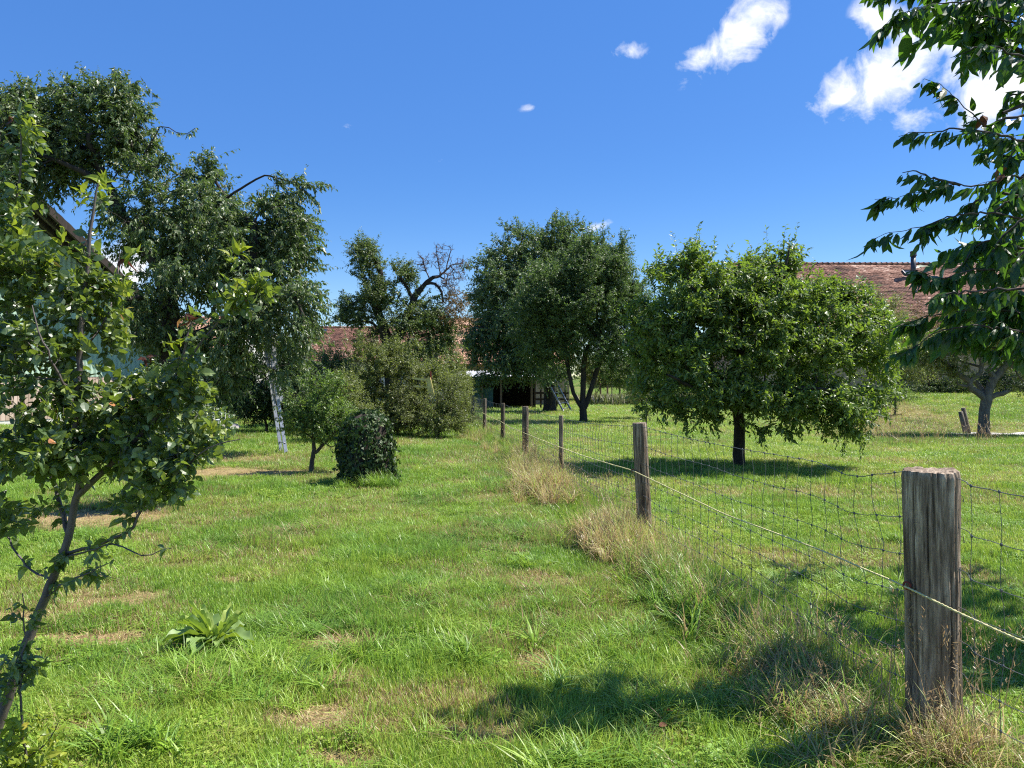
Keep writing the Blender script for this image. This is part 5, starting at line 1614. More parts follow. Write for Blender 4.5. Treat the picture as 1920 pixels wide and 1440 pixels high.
def centre_trees():
    D = 43.0
    b = base_of(1031, 768, D)
    limbs = rooted(px_limbs(D, [
        ([(1031, 768), (1030, 735), (1029, 700), (1027, 660)], [.36, .31, .30, .28]),
        ([(1027, 660), (1010, 600), (990, 540), (975, 480), (980, 440)], [.20, .16, .12, .08, .04]),
        ([(1027, 660), (1045, 600), (1060, 540), (1055, 480), (1060, 430)], [.20, .16, .12, .08, .04]),
        ([(1029, 690), (980, 650, -1), (930, 620, -2), (895, 610, -2)], [.16, .12, .08, .04]),
        ([(1029, 700), (985, 690, -1.5), (940, 690, -2.5), (900, 700, -3)], [.13, .10, .06, .03]),
        ([(1027, 660), (1090, 620), (1130, 560), (1150, 500)], [.16, .12, .08, .04]),
    ]), b)
    lobes = [(985, 470, 60, 45, 0, 1.6), (1050, 455, 60, 40, 0, 1.6), (930, 500, 50, 45, 0, 1.6), (960, 540, 70, 60, -1, 2), (905, 560, 32, 50, 0, 1.4), (1050, 530, 90, 70, 0, 2.5), (920, 620, 50, 50, -1.5, 1.8), (1000, 620, 90, 60, -1.5, 2.2),
             (940, 680, 65, 42, -2, 1.8), (1010, 690, 70, 34, -2, 2.0), (895, 650, 26, 40, -1, 1.2, .8), (900, 710, 34, 20, -2.5, 1.2, .8), (1120, 500, 45, 38, 0, 1.5), (1150, 470, 24, 24, 0, .8, .7), (960, 425, 22, 16, 0, .6, .6), (1045, 420, 34, 14, 0, .8, .7), (1150, 560, 40, 50, 1, 1.5),
             (880, 500, 16, 16, 0, .7, .5), (1010, 560, 120, 130, -.5, 2.6, .8), (1080, 480, 80, 50, 0, 1.8), (1110, 540, 70, 60, .5, 1.8), (960, 600, 90, 110, -.8, 2.4, .6)]
    make_tree('tall_cherry_tree', 'tallest dark green cherry tree behind the three stemmed tree and second ladder', 'tree', b, limbs, lobes, D, 1900, 'cherry_far', 'bark_dark', 41,
              kt=5, nl=14, tl=.62, lsize=.135, lwid=.46, droop=.2, hang=.45, upn=.45, tip=.010, surf=.45, bias=.2, step=.4, shoots=(60, .7), spread=.6)
    D = 31.0
    b = base_of(1094, 792, D)
    limbs = rooted(px_limbs(D, [
        ([(1094, 792), (1094, 778), (1093, 767)], [.185, .155, .15]),
        ([(1093, 767), (1084, 752), (1075, 735), (1070, 712), (1066, 690), (1058, 650), (1048, 612), (1035, 590)], [.10, .088, .08, .08, .08, .07, .06, .03]),
        ([(1093, 767), (1093, 735), (1094, 700), (1096, 670), (1106, 645), (1118, 628), (1120, 590)], [.12, .11, .105, .11, .10, .09, .05]),
        ([(1095, 765), (1103, 745), (1112, 715), (1120, 690), (1132, 660), (1150, 640), (1175, 628)], [.11, .10, .098, .09, .075, .06, .03]),
        ([(1132, 660), (1128, 640), (1126, 620), (1140, 580)], [.05, .05, .045, .03]),
        ([(1118, 628), (1090, 590), (1075, 560), (1080, 520)], [.06, .05, .04, .02]),
    ]), b)
    lobes = [(1060, 520, 60, 45, 0, 1.3), (1110, 500, 55, 42, 0, 1.3), (1040, 580, 80, 48, 0, 1.6), (1110, 570, 80, 55, 0, 1.8), (1170, 560, 42, 55, 0, 1.2), (1060, 640, 75, 40, .2, 1.4), (1150, 630, 50, 48, 0, 1.3), (1190, 640, 34, 60, 0, 1.0), (1195, 700, 24, 44, 0, .8, .7),
             (990, 590, 46, 46, 0, 1.2), (1000, 650, 40, 36, 0, 1.0), (1160, 690, 26, 34, .5, .8, .5), (1150, 500, 30, 30, 0, .8), (1165, 465, 16, 24, 0, .4, .6), (1090, 455, 26, 24, 0, .7, .7), (1200, 590, 24, 40, 0, .8), (1030, 690, 40, 22, .8, .9, .6), (1120, 450, 18, 14, 0, .5, .4), (1105, 585, 105, 115, 0, 2.0, .8), (1155, 520, 48, 50, 0, 1.2), (1190, 575, 36, 56, 0, 1.0), (1020, 540, 60, 60, 0, 1.4, .7)]
    make_tree('three_stemmed_tree', 'fruit tree with three dark stems forking low above the shaded lawn', 'tree', b, limbs, lobes, D, 1700, 'plum_far', 'bark_dark', 42,
              kt=6, nl=15, tl=.38, lsize=.075, lwid=.5, droop=.1, hang=.2, upn=.6, tip=.0065, surf=.45, bias=.2, shoots=(40, .6), flare=.15, min_path=.9)


centre_trees()


def apple_tree():
    D = 14.5
    b = base_of(1385, 872, D)
    limbs = rooted(px_limbs(D, [
        ([(1385, 872), (1386, 830), (1385, 780), (1384, 720), (1388, 660), (1392, 600), (1400, 540)], [.118, .108, .105, .10, .085, .065, .04]),
        ([(1385, 770), (1340, 745, -.5), (1290, 720, -1.0), (1250, 700, -1.3)], [.055, .045, .035, .02]),
        ([(1384, 730), (1330, 690, .5), (1270, 650, .9), (1220, 620, 1.0)], [.06, .05, .035, .02]),
        ([(1385, 750), (1440, 740, -.6), (1500, 725, -1.1), (1560, 730, -1.4)], [.06, .05, .04, .02]),
        ([(1386, 700), (1450, 670, .4), (1530, 640, .7), (1610, 630, .8)], [.06, .05, .04, .02]),
        ([(1390, 640), (1440, 580, -.4), (1470, 520, -.5), (1480, 460, -.5)], [.05, .04, .03, .012]),
        ([(1388, 660), (1340, 590, -.3), (1300, 540, -.3), (1285, 500, -.3)], [.05, .04, .03, .012]),
        ([(1386, 700), (1380, 640, 1.2), (1420, 580, 1.6)], [.05, .04, .03]),
    ]), b)
    lobes = [(1390, 640, 110, 110, 0, 1.6), (1285, 640, 80, 80, 0, 1.3), (1225, 640, 36, 76, 0, .9, .8), (1325, 525, 40, 26, 0, .6, .5), (1400, 530, 50, 26, 0, .8, .5), (1470, 500, 34, 34, 0, .6, .6), (1545, 545, 40, 22, 0, .7, .5), (1500, 640, 100, 85, 0, 1.6), (1600, 640, 70, 75, 0, 1.2), (1645, 690, 34, 55, 0, .7, .7), (1310, 560, 80, 55, 0, 1.2), (1420, 560, 80, 50, -.2, 1.2), (1520, 570, 80, 45, 0, 1.2),
             (1245, 520, 40, 26, 0, .6, .6), (1300, 500, 40, 30, 0, .5, .7), (1440, 505, 60, 28, 0, .6, .6), (1600, 570, 40, 30, 0, .7, .6), (1240, 730, 60, 40, 0, 1.0, .9), (1310, 770, 50, 22, -.6, .7, .7), (1440, 740, 70, 38, -1.0, .8, .9), (1540, 750, 80, 40, -.8, 1.0), (1590, 790, 34, 34, -.9, .4, .7),
             (1630, 740, 40, 40, -.3, .6, .6), (1350, 720, 70, 50, -1.0, .8, .7), (1480, 790, 26, 18, -1.0, .4, .35), (1425, 805, 18, 20, -.8, .3, .35), (1190, 580, 20, 26, 0, .4, .4)]

    def extra(root, wood, leaf, rs, sk):
        # upright leafy shoots standing out of the crown
        sh = [(1245, 500, 1225, 478), (1262, 505, 1250, 480), (1285, 505, 1280, 478), (1310, 505, 1325, 450), (1330, 500, 1345, 455), (1300, 500, 1302, 462), (1360, 510, 1368, 485), (1445, 520, 1432, 440), (1450, 520, 1450, 462), (1460, 510, 1478, 436), (1480, 500, 1498, 445),
              (1485, 510, 1505, 470), (1440, 505, 1415, 470), (1510, 530, 1520, 500), (1590, 560, 1600, 530), (1640, 590, 1660, 560), (1225, 530, 1215, 490), (1395, 520, 1390, 488), (1560, 550, 1570, 520), (1540, 545, 1535, 515)]
        S = np.array([W(a, c, D) for a, c, _, _ in sh]); E = np.array([W(a, c, D) for _, _, a, c in sh])
        d = E-S; S = S-d*.3
        twigs_leaves(wood, leaf, S, d, np.linalg.norm(d, axis=1)*1.3, rs, 34, .085, .46, -.02, -0.1, .5, spread=.8, twig_r=.006)
        twigs_leaves(wood, leaf, S+rs.normal(0, .07, S.shape), d+rs.normal(0, .15, S.shape), np.linalg.norm(d, axis=1)*.8, rs, 24, .085, .46, -.02, -0.1, .5, spread=.8, twig_r=.005)
        # drooping leafy ends along the lower rim
        lo = [(1330, 790, 1345, 815), (1280, 780, 1290, 800), (1420, 800, 1432, 828), (1400, 780, 1410, 815), (1500, 790, 1505, 812), (1590, 790, 1580, 835), (1600, 790, 1604, 832), (1575, 780, 1572, 815), (1470, 770, 1478, 812), (1240, 760, 1250, 785), (1640, 750, 1625, 800)]
        S = np.array([W(a, c, D-.7) for a, c, _, _ in lo]); E = np.array([W(a, c, D-.7) for _, _, a, c in lo]); d = E-S
        for q in range(3):
            twigs_leaves(wood, leaf, S+rs.normal(0, .08, S.shape), d, np.linalg.norm(d, axis=1)*rs.uniform(.7, 1.1), rs, 18, .066, .5, .1, .5, .5)
        P = np.array(sk.p); k = np.where((sk.r < .02))[0]; k = rs.choice(k, 42, replace=False)
        for q in P[k]:
            m = MB(); c = q+rs.normal(0, .05, 3)-[0, 0, .06]
            r = .030*rs.uniform(.8, 1.15)
            m.tube([c+[0, 0, r], c+[0, 0, r*.85], c+[0, 0, r*.3], c-[0, 0, r*.3], c-[0, 0, r*.8], c-[0, 0, r*.92]], [r*.15, r*.62, r*1.0, r*.98, r*.5, r*.1], 8)
            m.build('apple', MT['fruit'], root, smooth=True)
    make_tree('apple_tree', 'wide bright green apple tree with small green apples beyond the wire fence', 'tree', b, limbs, lobes, D, 1750, 'apple', 'bark_dark', 51, shoots=(130, .42), gaps=[(1360, 690, 16, 34), (1480, 660, 20, 16), (1265, 585, 16, 12), (1550, 600, 14, 12), (1330, 620, 14, 14), (1440, 700, 18, 16), (1420, 590, 12, 12), (1610, 690, 14, 12), (1240, 690, 14, 12)],
              kt=5, nl=11, tl=.25, lsize=.084, lwid=.48, droop=.05, hang=.1, upn=.75, tip=.005, surf=.42, extra=extra, bias=.2, up_tw=.3, step=.18, flare=.15, wob=.02, min_path=.7)


apple_tree()


def gnarled_tree():
    D = 23.0
    b = base_of(1845, 816, D)
    limbs = rooted(px_limbs(D, [
        ([(1844, 816), (1845, 785), (1848, 760), (1851, 744)], [.19, .155, .15, .165]),
        ([(1846, 745), (1833, 734), (1821, 726), (1820, 712), (1834, 701), (1840, 686), (1836, 655), (1845, 620)], [.10, .09, .085, .075, .07, .065, .055, .03]),
        ([(1820, 714), (1808, 706), (1795, 698), (1782, 688), (1768, 672), (1755, 665)], [.075, .085, .075, .06, .04, .02]),
        ([(1821, 724), (1808, 722), (1796, 719), (1793, 708), (1782, 702), (1760, 700)], [.05, .04, .035, .03, .022, .012]),
        ([(1849, 742), (1838, 725, .3), (1829, 713, .4)], [.09, .08, .075]),
        ([(1851, 744), (1858, 722), (1866, 706), (1880, 690), (1892, 679), (1920, 668), (1950, 650), (1975, 620)], [.12, .115, .11, .10, .09, .08, .06, .03]),
        ([(1866, 706), (1858, 698), (1854, 688)], [.08, .075, .065]),
        ([(1855, 744), (1868, 738), (1880, 736), (1887, 733)], [.08, .075, .07, .062]),
        ([(1892, 682), (1903, 692), (1912, 706), (1925, 716), (1945, 724)], [.035, .03, .026, .02, .012]),
        ([(1840, 686), (1800, 675, .6), (1770, 660, .8), (1740, 668, .8)], [.04, .03, .02, .012]),
        ([(1845, 640), (1870, 610), (1880, 580)], [.04, .03, .015]),
    ]), b)
    lobes = [(1870, 630, 70, 36, 0, 1.4), (1800, 640, 60, 30, 0, 1.2), (1750, 670, 44, 22, 0, .8, .8), (1930, 650, 50, 34, 0, 1.2), (1850, 590, 70, 34, .4, 1.2), (1900, 720, 40, 16, 0, .7, .4), (1960, 700, 40, 40, 0, .9, .8), (1790, 690, 44, 20, 0, .8, .6), (1960, 600, 60, 40, 0, 1.2, .8), (1890, 668, 50, 22, .4, .8, .5)]
    make_tree('gnarled_tree', 'gnarled old fruit tree with pale trunk, cut stubs and open crown', 'tree', b, limbs, lobes, D, 950, 'olive', 'bark_pale', 61,
              kt=5, nl=11, tl=.30, lsize=.060, lwid=.5, droop=.05, hang=.2, upn=.6, tip=.006, surf=.5, bias=.15, step=.2, min_path=1.2, flare=.2, wob=.045, lump=.16)


gnarled_tree()


def small_tree():
    D = 13.4
    b = base_of(583, 884, D)
    limbs = rooted(px_limbs(D, [
        ([(583, 884), (585, 862), (589, 840), (587, 812), (590, 780), (596, 740)], [.045, .038, .036, .028, .022, .010]),
        ([(588, 848), (600, 838), (612, 826), (628, 806), (640, 780)], [.030, .028, .025, .018, .010]),
        ([(588, 822), (575, 812), (562, 800), (550, 785)], [.018, .015, .012, .008]),
        ([(610, 828), (622, 836), (632, 832)], [.012, .010, .006]),
    ]), b)
    lobes = [(585, 760, 45, 40, 0, .5), (610, 720, 42, 26, 0, .45), (630, 770, 40, 42, 0, .5), (560, 790, 34, 26, 0, .4), (600, 800, 50, 24, 0, .5), (655, 800, 24, 28, 0, .35, .7), (545, 770, 18, 20, 0, .3, .5)]
    make_tree('small_fruit_tree', 'small round fruit tree with slim forked trunk beside the ivy covered stump', 'tree', b, limbs, lobes, D, 330, 'small', 'bark', 71,
              kt=4, nl=9, tl=.16, lsize=.044, lwid=.52, droop=.02, hang=.1, upn=.7, tip=.0028, surf=.5, bias=.2, step=.1, flare=.3, wob=.015, min_path=.4)


small_tree()


def young_plum():
    D = 3.1
    x0 = (-37-CX)/F*D
    b = (x0, D, H(x0, D))
    limbs = rooted(px_limbs(D, [
        ([(-37, 1438), (5, 1330), (38, 1240), (70, 1150), (100, 1080), (128, 1005), (140, 940), (152, 885)], [.0255, .0235, .0215, .020, .018, .0165, .015, .013]),
        ([(152, 885), (146, 820), (144, 750), (149, 690), (152, 620), (158, 560), (165, 480), (174, 400), (186, 335)], [.015, .0145, .014, .013, .012, .010, .008, .006, .003]),
        ([(142, 930), (178, 896), (215, 862), (262, 815), (305, 760), (330, 700), (348, 645), (360, 600)], [.014, .013, .012, .010, .009, .007, .005, .003]),
        ([(330, 700), (370, 650, -.05), (410, 600, -.08), (450, 565, -.1), (480, 545, -.1)], [.006, .005, .004, .003, .002]),
        ([(128, 1000), (108, 930, .1), (85, 860, .15), (50, 780, .2), (30, 690, .2), (18, 600, .15), (8, 500, .1), (25, 410, .05), (38, 320), (42, 230)], [.010, .0095, .009, .0085, .008, .007, .006, .005, .004, .003]),
        ([(85, 860), (20, 830, .1), (-50, 790, .1), (-100, 700, .1)], [.009, .007, .005, .003]),
        ([(118, 1036), (170, 1024, -.05), (225, 1003, -.1), (252, 985, -.1), (268, 950, -.1), (300, 915, -.12), (345, 880, -.15), (392, 838, -.18), (450, 822, -.2)], [.009, .008, .0075, .007, .006, .005, .004, .003, .002]),
        ([(115, 1046), (165, 1030, -.15), (210, 1018, -.2), (265, 1040, -.25), (322, 1026, -.28)], [.005, .0045, .004, .003, .0015]),
        ([(84, 1118), (125, 1092, -.1), (160, 1075, -.2), (215, 1048, -.3)], [.006, .005, .0035, .0015]),
        ([(160, 1075), (190, 1076, -.25), (212, 1082, -.25)], [.003, .002, .001]),
        ([(146, 770), (110, 700, -.2), (80, 640, -.3), (60, 570, -.3)], [.008, .006, .004, .002]),
        ([(150, 660), (195, 600, .1), (215, 540, .2), (225, 470, .2)], [.006, .005, .004, .002]),
        ([(100, 1085), (50, 1060, .1), (10, 1000, .2), (-30, 960, .2)], [.006, .005, .004, .002]),
    ]), b)
    lobes = [(140, 560, 55, 70, 0, .28, .8), (85, 520, 60, 60, 0, .3, .6), (30, 560, 60, 70, 0, .3, .8), (170, 640, 60, 60, 0, .28, .7), (60, 660, 90, 60, 0, .35), (120, 730, 90, 50, 0, .3), (60, 820, 80, 60, 0, .3), (150, 840, 90, 50, 0, .3), (230, 750, 50, 60, 0, .25), (215, 830, 60, 50, 0, .2),
             (166, 440, 24, 56, 0, .12, .55), (182, 370, 12, 34, 0, .08, .4), (32, 400, 26, 60, 0, .15, .5), (38, 260, 16, 60, 0, .1, .4), (0, 470, 50, 70, 0, .2, 1.1), (290, 740, 45, 50, 0, .18), (345, 690, 34, 60, 0, .15, .8), (330, 610, 34, 24, 0, .12, .5), (430, 565, 44, 26, -.1, .1, .7),
             (470, 545, 18, 16, -.1, .06, .5), (300, 850, 70, 44, -.1, .2), (370, 820, 46, 34, -.1, .12, .8), (310, 900, 60, 26, -.1, .12, .6), (410, 825, 26, 14, -.15, .05, .35), (235, 950, 50, 16, -.05, .1, .35), (20, 970, 50, 34, .1, .15, .6), (-70, 700, 60, 160, .1, .3), (-40, 900, 60, 100, .1, .25), (370, 730, 26, 44, -.05, .1, .5), (200, 530, 36, 44, .1, .15, .6),
             (140, 1040, 30, 22, 0, .06, .25), (10, 1060, 30, 30, .1, .1, .3)]

    def extra(root, wood, leaf, rs, sk):
        red = MB()
        tw = [(15, 215), (240, 470), (262, 668), (345, 585), (338, 665)]
        S = np.array([W(a, c, D) for a, c in tw])
        twigs_leaves(wood, red, S, rs.normal(0, 1, S.shape), np.full(len(S), .035), rs, 8, .026, .35, .1, .6, .3, tmpl=LEAF_NEAR, twig_r=.001, curl=1.0)
        tag(red.build('withered_leaves', MT['redleaf'], root), 'curled dark red withered leaves')
        # short leafy spurs along the low branches
        P = np.array(sk.p); u = CX+F*P[:, 0]/P[:, 1]; v = HY-F*(P[:, 2]-CH)/P[:, 1]
        c = np.where((v > 850) & (v < 1115) & (sk.r < .013))[0]; c = rs.choice(c, 110)
        twigs_leaves(wood, leaf, P[c], rs.normal(0, .7, (110, 3))+[0, 0, .3], rs.uniform(.02, .06, 110), rs, 5, .034, .54, .1, .4, .5, tmpl=LEAF_NEAR, twig_r=.0012, curl=.4)
        # pale yellow fresh shoots at the tips
        yl = MB()
        tw = [(150, 390), (190, 350), (210, 370), (245, 475), (480, 545), (455, 555), (430, 548), (470, 570), (225, 545), (240, 560), (70, 520), (60, 545), (250, 600), (115, 460), (40, 260), (30, 450), (400, 815), (110, 800), (240, 650), (445, 480), (450, 500), (20, 410), (300, 640), (215, 560)]
        S = np.array([W(a, c, D-.15) for a, c in tw])
        twigs_leaves(wood, yl, S, rs.normal(0, .5, S.shape)+[.2, 0, .7], rs.uniform(.05, .09, len(S)), rs, 9, .042, .42, 0, -.2, .3, tmpl=LEAF_NEAR, twig_r=.001, curl=.4)
        tag(yl.build('fresh_leaves', MT['yellow'], root), 'fresh yellow green leaves at the shoot tips')
    make_tree('young_plum_tree', 'young leaning plum tree with slim purplish trunk and sunlit spiny crown', 'tree', b, limbs, lobes, D, 620, 'young', 'bark_young', 81,
              gaps=[(208, 695, 22, 32), (60, 742, 26, 14), (215, 505, 26, 26), (88, 415, 36, 40), (262, 630, 26, 34), (45, 560, 16, 12), (225, 400, 30, 60), (400, 690, 36, 60), (110, 475, 18, 16), (300, 590, 26, 40)],
              kt=3, nl=7, tl=.070, lsize=.036, lwid=.62, droop=.03, hang=.15, upn=.5, tip=.0011, ex=2.2, tmpl=LEAF_NEAR, surf=.55, bias=.15, step=.05, flare=.05, wob=.006, min_path=.85, extra=extra, twig_r=.0012, lump=.12, curl=.10, sdev=.28, up_tw=.2)


young_plum()


def sapling():
    D = 9.6
    b = base_of(268, 948, D)
    limbs = rooted(px_limbs(D, [([(268, 948), (268, 915), (265, 880), (272, 840), (285, 790), (300, 740)], [.030, .026, .022, .018, .012, .006]),
                                ([(266, 920), (250, 908), (234, 896), (220, 890)], [.010, .008, .006, .003]), ([(272, 850), (310, 810), (340, 770), (355, 720)], [.012, .010, .007, .004])]), b)
    lobes = [(290, 790, 50, 50, 0, .4), (330, 760, 50, 60, 0, .4), (340, 840, 50, 36, 0, .35, .8), (290, 720, 40, 44, 0, .3), (370, 780, 36, 40, 0, .3, .8), (250, 850, 36, 36, 0, .3, .7), (230, 895, 20, 10, 0, .1, .2)]
    make_tree('leafy_sapling', 'pale stemmed leafy sapling standing behind the lowest branches of the young plum', 'tree', b, limbs, lobes, D, 320, 'young', 'bark_pale', 82,
              kt=3, nl=9, tl=.14, lsize=.048, lwid=.5, droop=.02, hang=.15, tip=.002, surf=.5, bias=.2, step=.08, wob=.01, min_path=.4, twig_r=.002)


sapling()


# ------------------------------------------------------------------ cherry whose boughs hang in from the right
def poly_leaves(wood, leaf, pts, rad, rs, spacing=.014, lsize=.115, lwid=.38, tip_extra=3):
    sk = Skeleton(); sk.limb(pts, rad, step=.03, wob=.004, rs=rs)
    P = np.array(sk.p); r = np.array(sk.fix)
    wood.tube(P, np.maximum(r, .0012), 6, cap=False)
    seg = np.linalg.norm(np.diff(P, axis=0), axis=1); s = np.concatenate([[0], np.cumsum(seg)]); Ltot = s[-1]
    n = int(Ltot/spacing)
    u = np.sort(rs.uniform(.05, 1.0, n))*Ltot
    pos = np.stack([np.interp(u, s, P[:, k]) for k in range(3)], -1)
    tan = nrm(np.stack([np.interp(u, s, np.gradient(P[:, k])) for k in range(3)], -1))
    sd = nrm(np.cross(tan, UP+rs.normal(0, .15, (n, 3))))*np.where(rs.uniform(0, 1, n) > .5, 1, -1)[:, None]
    d = tan*.6+sd*.35+np.array([0, 0, -.75])+rs.normal(0, .26, (n, 3))
    nn = sd*.6+np.array([0, 0, .35])+rs.normal(0, .4, (n, 3))-tan*.1
    pos = pos+nrm(d)*.02
    sz = lsize*rs.uniform(.38, 1.1, n)*(1-.35*(u/Ltot)**3)
    leaves(leaf, pos, d, nn, sz, sz*lwid, rs, LEAF_NEAR, .18, rs.beta(2, 2.2, n))
    # short side twigs with fans of leaves
    m = max(2, int(Ltot/.055)); u = rs.uniform(.02, .97, m)*Ltot
    pos = np.stack([np.interp(u, s, P[:, k]) for k in range(3)], -1)
    tan = nrm(np.stack([np.interp(u, s, np.gradient(P[:, k])) for k in range(3)], -1))
    sd = nrm(np.cross(tan, UP))*rs.choice([-1, 1], m)[:, None]
    d = tan*.9+sd*rs.uniform(0, .8, (m, 1))+rs.normal(0, .25, (m, 3))
    twigs_leaves(wood, leaf, pos, d, rs.uniform(.05, .15, m)*(1.1-.7*u/Ltot), rs, 6, lsize*.82, lwid*.95, .35, .75, .35, tmpl=LEAF_NEAR, twig_r=.0018, curl=.25, spread=.4)


def right_cherry():
    b = (5.9, 4.9, H(5.9, 4.9))
    def wp(px, py, d): return W(px, py, d)
    limbs = [([np.array([5.9, 4.9, -.06]), np.array([5.85, 4.9, 1.0]), np.array([5.8, 4.85, 1.9])], [.17, .14, .13]),
             ([np.array([5.8, 4.85, 1.9]), np.array([5.2, 4.9, 2.9]), np.array([4.8, 5.1, 3.9]), np.array([4.5, 5.3, 4.6])], [.10, .08, .06, .03]),
             ([np.array([5.8, 4.85, 1.9]), np.array([4.9, 4.5, 2.3]), np.array([3.9, 4.3, 2.35]), wp(2080, 420, 4.2)], [.09, .07, .04, .02]),
             ([np.array([5.2, 4.9, 2.9]), np.array([4.2, 4.3, 3.2]), wp(2080, 120, 4.1)], [.06, .04, .02]),
             ([np.array([5.8, 4.85, 1.5]), np.array([4.7, 4.6, 1.9]), wp(2120, 590, 4.3)], [.06, .04, .02]),
             ([np.array([5.8, 4.85, 1.9]), np.array([6.4, 5.2, 3.0]), np.array([6.6, 5.6, 4.0])], [.09, .06, .03])]
    lobes = [(5.6, 5.4, 4.6, 1.5, 1.8, .75), (4.7, 5.9, 4.8, .7, .8, .35, .4), (6.4, 5.6, 3.6, 1.3, 1.6, 1.2), (5.0, 4.9, 3.1, .8, .8, .8, .7), (4.6, 4.3, 2.2, .8, .6, .6, .4)]
    for px, py, rx, ry, wt in ((1900, 450, 34, 80, 3), (1880, 560, 60, 50, 3), (1890, 20, 60, 40, 5), (1905, 300, 26, 60, 3.5), (1790, 5, 50, 16, 3)):
        c = W(px, py, 4.3); lobes.append((c[0], c[1], c[2], rx/F*4.3, .35, ry/F*4.3, wt))

    def extra(root, wood, leaf, rs, sk):
        D = 4.0
        def run(pts, rad, d=0, **k):
            poly_leaves(wood, leaf, [W(a, c, D+d) for a, c in pts], rad, rs, **k)
        r4 = [.008, .006, .0045, .003, .0018, .0015]
        # connecting boughs
        B = [([(2080, 120), (1990, 150), (1930, 190), (1880, 210)], .0), ([(2080, 420), (1990, 400), (1925, 370), (1880, 360)], .0), ([(2120, 590), (2010, 560), (1930, 560), (1860, 560)], .1),
             ([(1930, 190), (1960, 80), (1930, 10), (1900, -40)], .0), ([(2080, 420), (2000, 480), (1950, 500), (1900, 470)], .1)]
        for pts, d in B:
            wood.tube([W(a, c, D+.15+d) for a, c in pts], [.018, .014, .011, .008], 7, cap=False, lump=.05)
        S = [([(1925, 215), (1870, 225), (1845, 232), (1815, 205), (1780, 170), (1745, 150), (1730, 148)], 0.0, .016, .095),
             ([(1925, 262), (1860, 248), (1800, 240), (1750, 246), (1705, 246), (1685, 254)], -.1, .014, .095),
             ([(1930, 330), (1890, 330), (1840, 345), (1780, 345), (1730, 358), (1690, 366), (1640, 372)], .0, .015, .10),
             ([(1800, 345), (1760, 335), (1735, 325), (1712, 318), (1692, 322)], -.05, .016, .09),
             ([(1930, 415), (1880, 400), (1800, 400), (1750, 416), (1700, 430), (1660, 436), (1634, 446)], .05, .016, .10),
             ([(1960, 10), (1900, -10), (1820, 0), (1760, 5), (1700, 20), (1665, 40), (1650, 62)], .0, .010, .115),
             ([(1900, -30), (1820, -40), (1740, -30), (1680, -20), (1630, -12)], .2, .010, .115),
             ([(1960, 60), (1900, 40), (1840, 30), (1800, 30), (1770, 40)], .1, .010, .115),
             ([(1960, 120), (1900, 100), (1860, 85), (1820, 92), (1795, 105)], -.1, .012, .115),
             ([(1960, 90), (1900, 75), (1850, 60), (1810, 60)], .25, .010, .115),
             ([(1960, 180), (1930, 170), (1900, 175), (1880, 200)], .2, .016, .10),
             ([(1930, 300), (1880, 290), (1850, 270), (1835, 285)], .2, .016, .10),
             ([(1930, 470), (1870, 450), (1830, 460), (1800, 500)], .1, .013, .115),
             ([(1940, 520), (1880, 505), (1820, 505), (1770, 520), (1735, 510), (1712, 505)], .0, .015, .115),
             ([(1940, 545), (1880, 540), (1820, 545), (1770, 550), (1740, 560)], -.15, .013, .12),
             ([(1940, 590), (1880, 580), (1810, 580), (1750, 590), (1710, 600), (1680, 610)], .1, .013, .12),
             ([(1940, 620), (1880, 615), (1820, 610), (1760, 620), (1710, 650), (1675, 665), (1660, 672)], .0, .011, .115),
             ([(1940, 600), (1900, 640), (1860, 650), (1840, 640)], .1, .013, .12), ([(1940, 560), (1900, 590), (1860, 600), (1800, 640)], .2, .013, .115),
             ([(1940, 360), (1900, 370), (1870, 390), (1850, 410)], .1, .013, .11), ([(1940, 390), (1905, 420), (1880, 440), (1860, 470)], -.1, .013, .11),
             ([(1940, 450), (1910, 480), (1890, 510)], .0, .013, .11), ([(1960, 640), (1930, 650), (1915, 670)], .0, .015, .12),
             ([(1940, 240), (1910, 270), (1890, 300), (1870, 320)], .1, .014, .10), ([(1940, 310), (1915, 330), (1900, 360)], .2, .014, .10), ([(1860, 350), (1830, 375), (1815, 390)], .1, .014, .10)]
        for pts, d, sp, ls in S:
            run(pts, (r4+[.0012]*3)[:len(pts)], d, spacing=sp*1.05, lsize=ls*.9)
        w = MB(); twigs_leaves(wood, w, np.array([W(1842, 212, D), W(1882, 305, D)]), np.array([[0, 0, -1.0], [0, 0, -1]]), np.array([.03, .05]), rs, 4, .05, .6, 0, .5, .3, tmpl=LEAF_NEAR, twig_r=.001, curl=.9)
        tag(w.build('withered_leaves', MT['deadleaf'], root), 'curled brown withered leaves on the hanging boughs')
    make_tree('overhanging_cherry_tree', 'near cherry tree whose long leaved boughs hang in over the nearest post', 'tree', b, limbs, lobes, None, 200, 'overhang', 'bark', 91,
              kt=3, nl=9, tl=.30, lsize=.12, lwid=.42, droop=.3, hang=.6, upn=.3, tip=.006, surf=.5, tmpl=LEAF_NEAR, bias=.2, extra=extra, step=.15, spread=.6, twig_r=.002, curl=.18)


right_cherry()


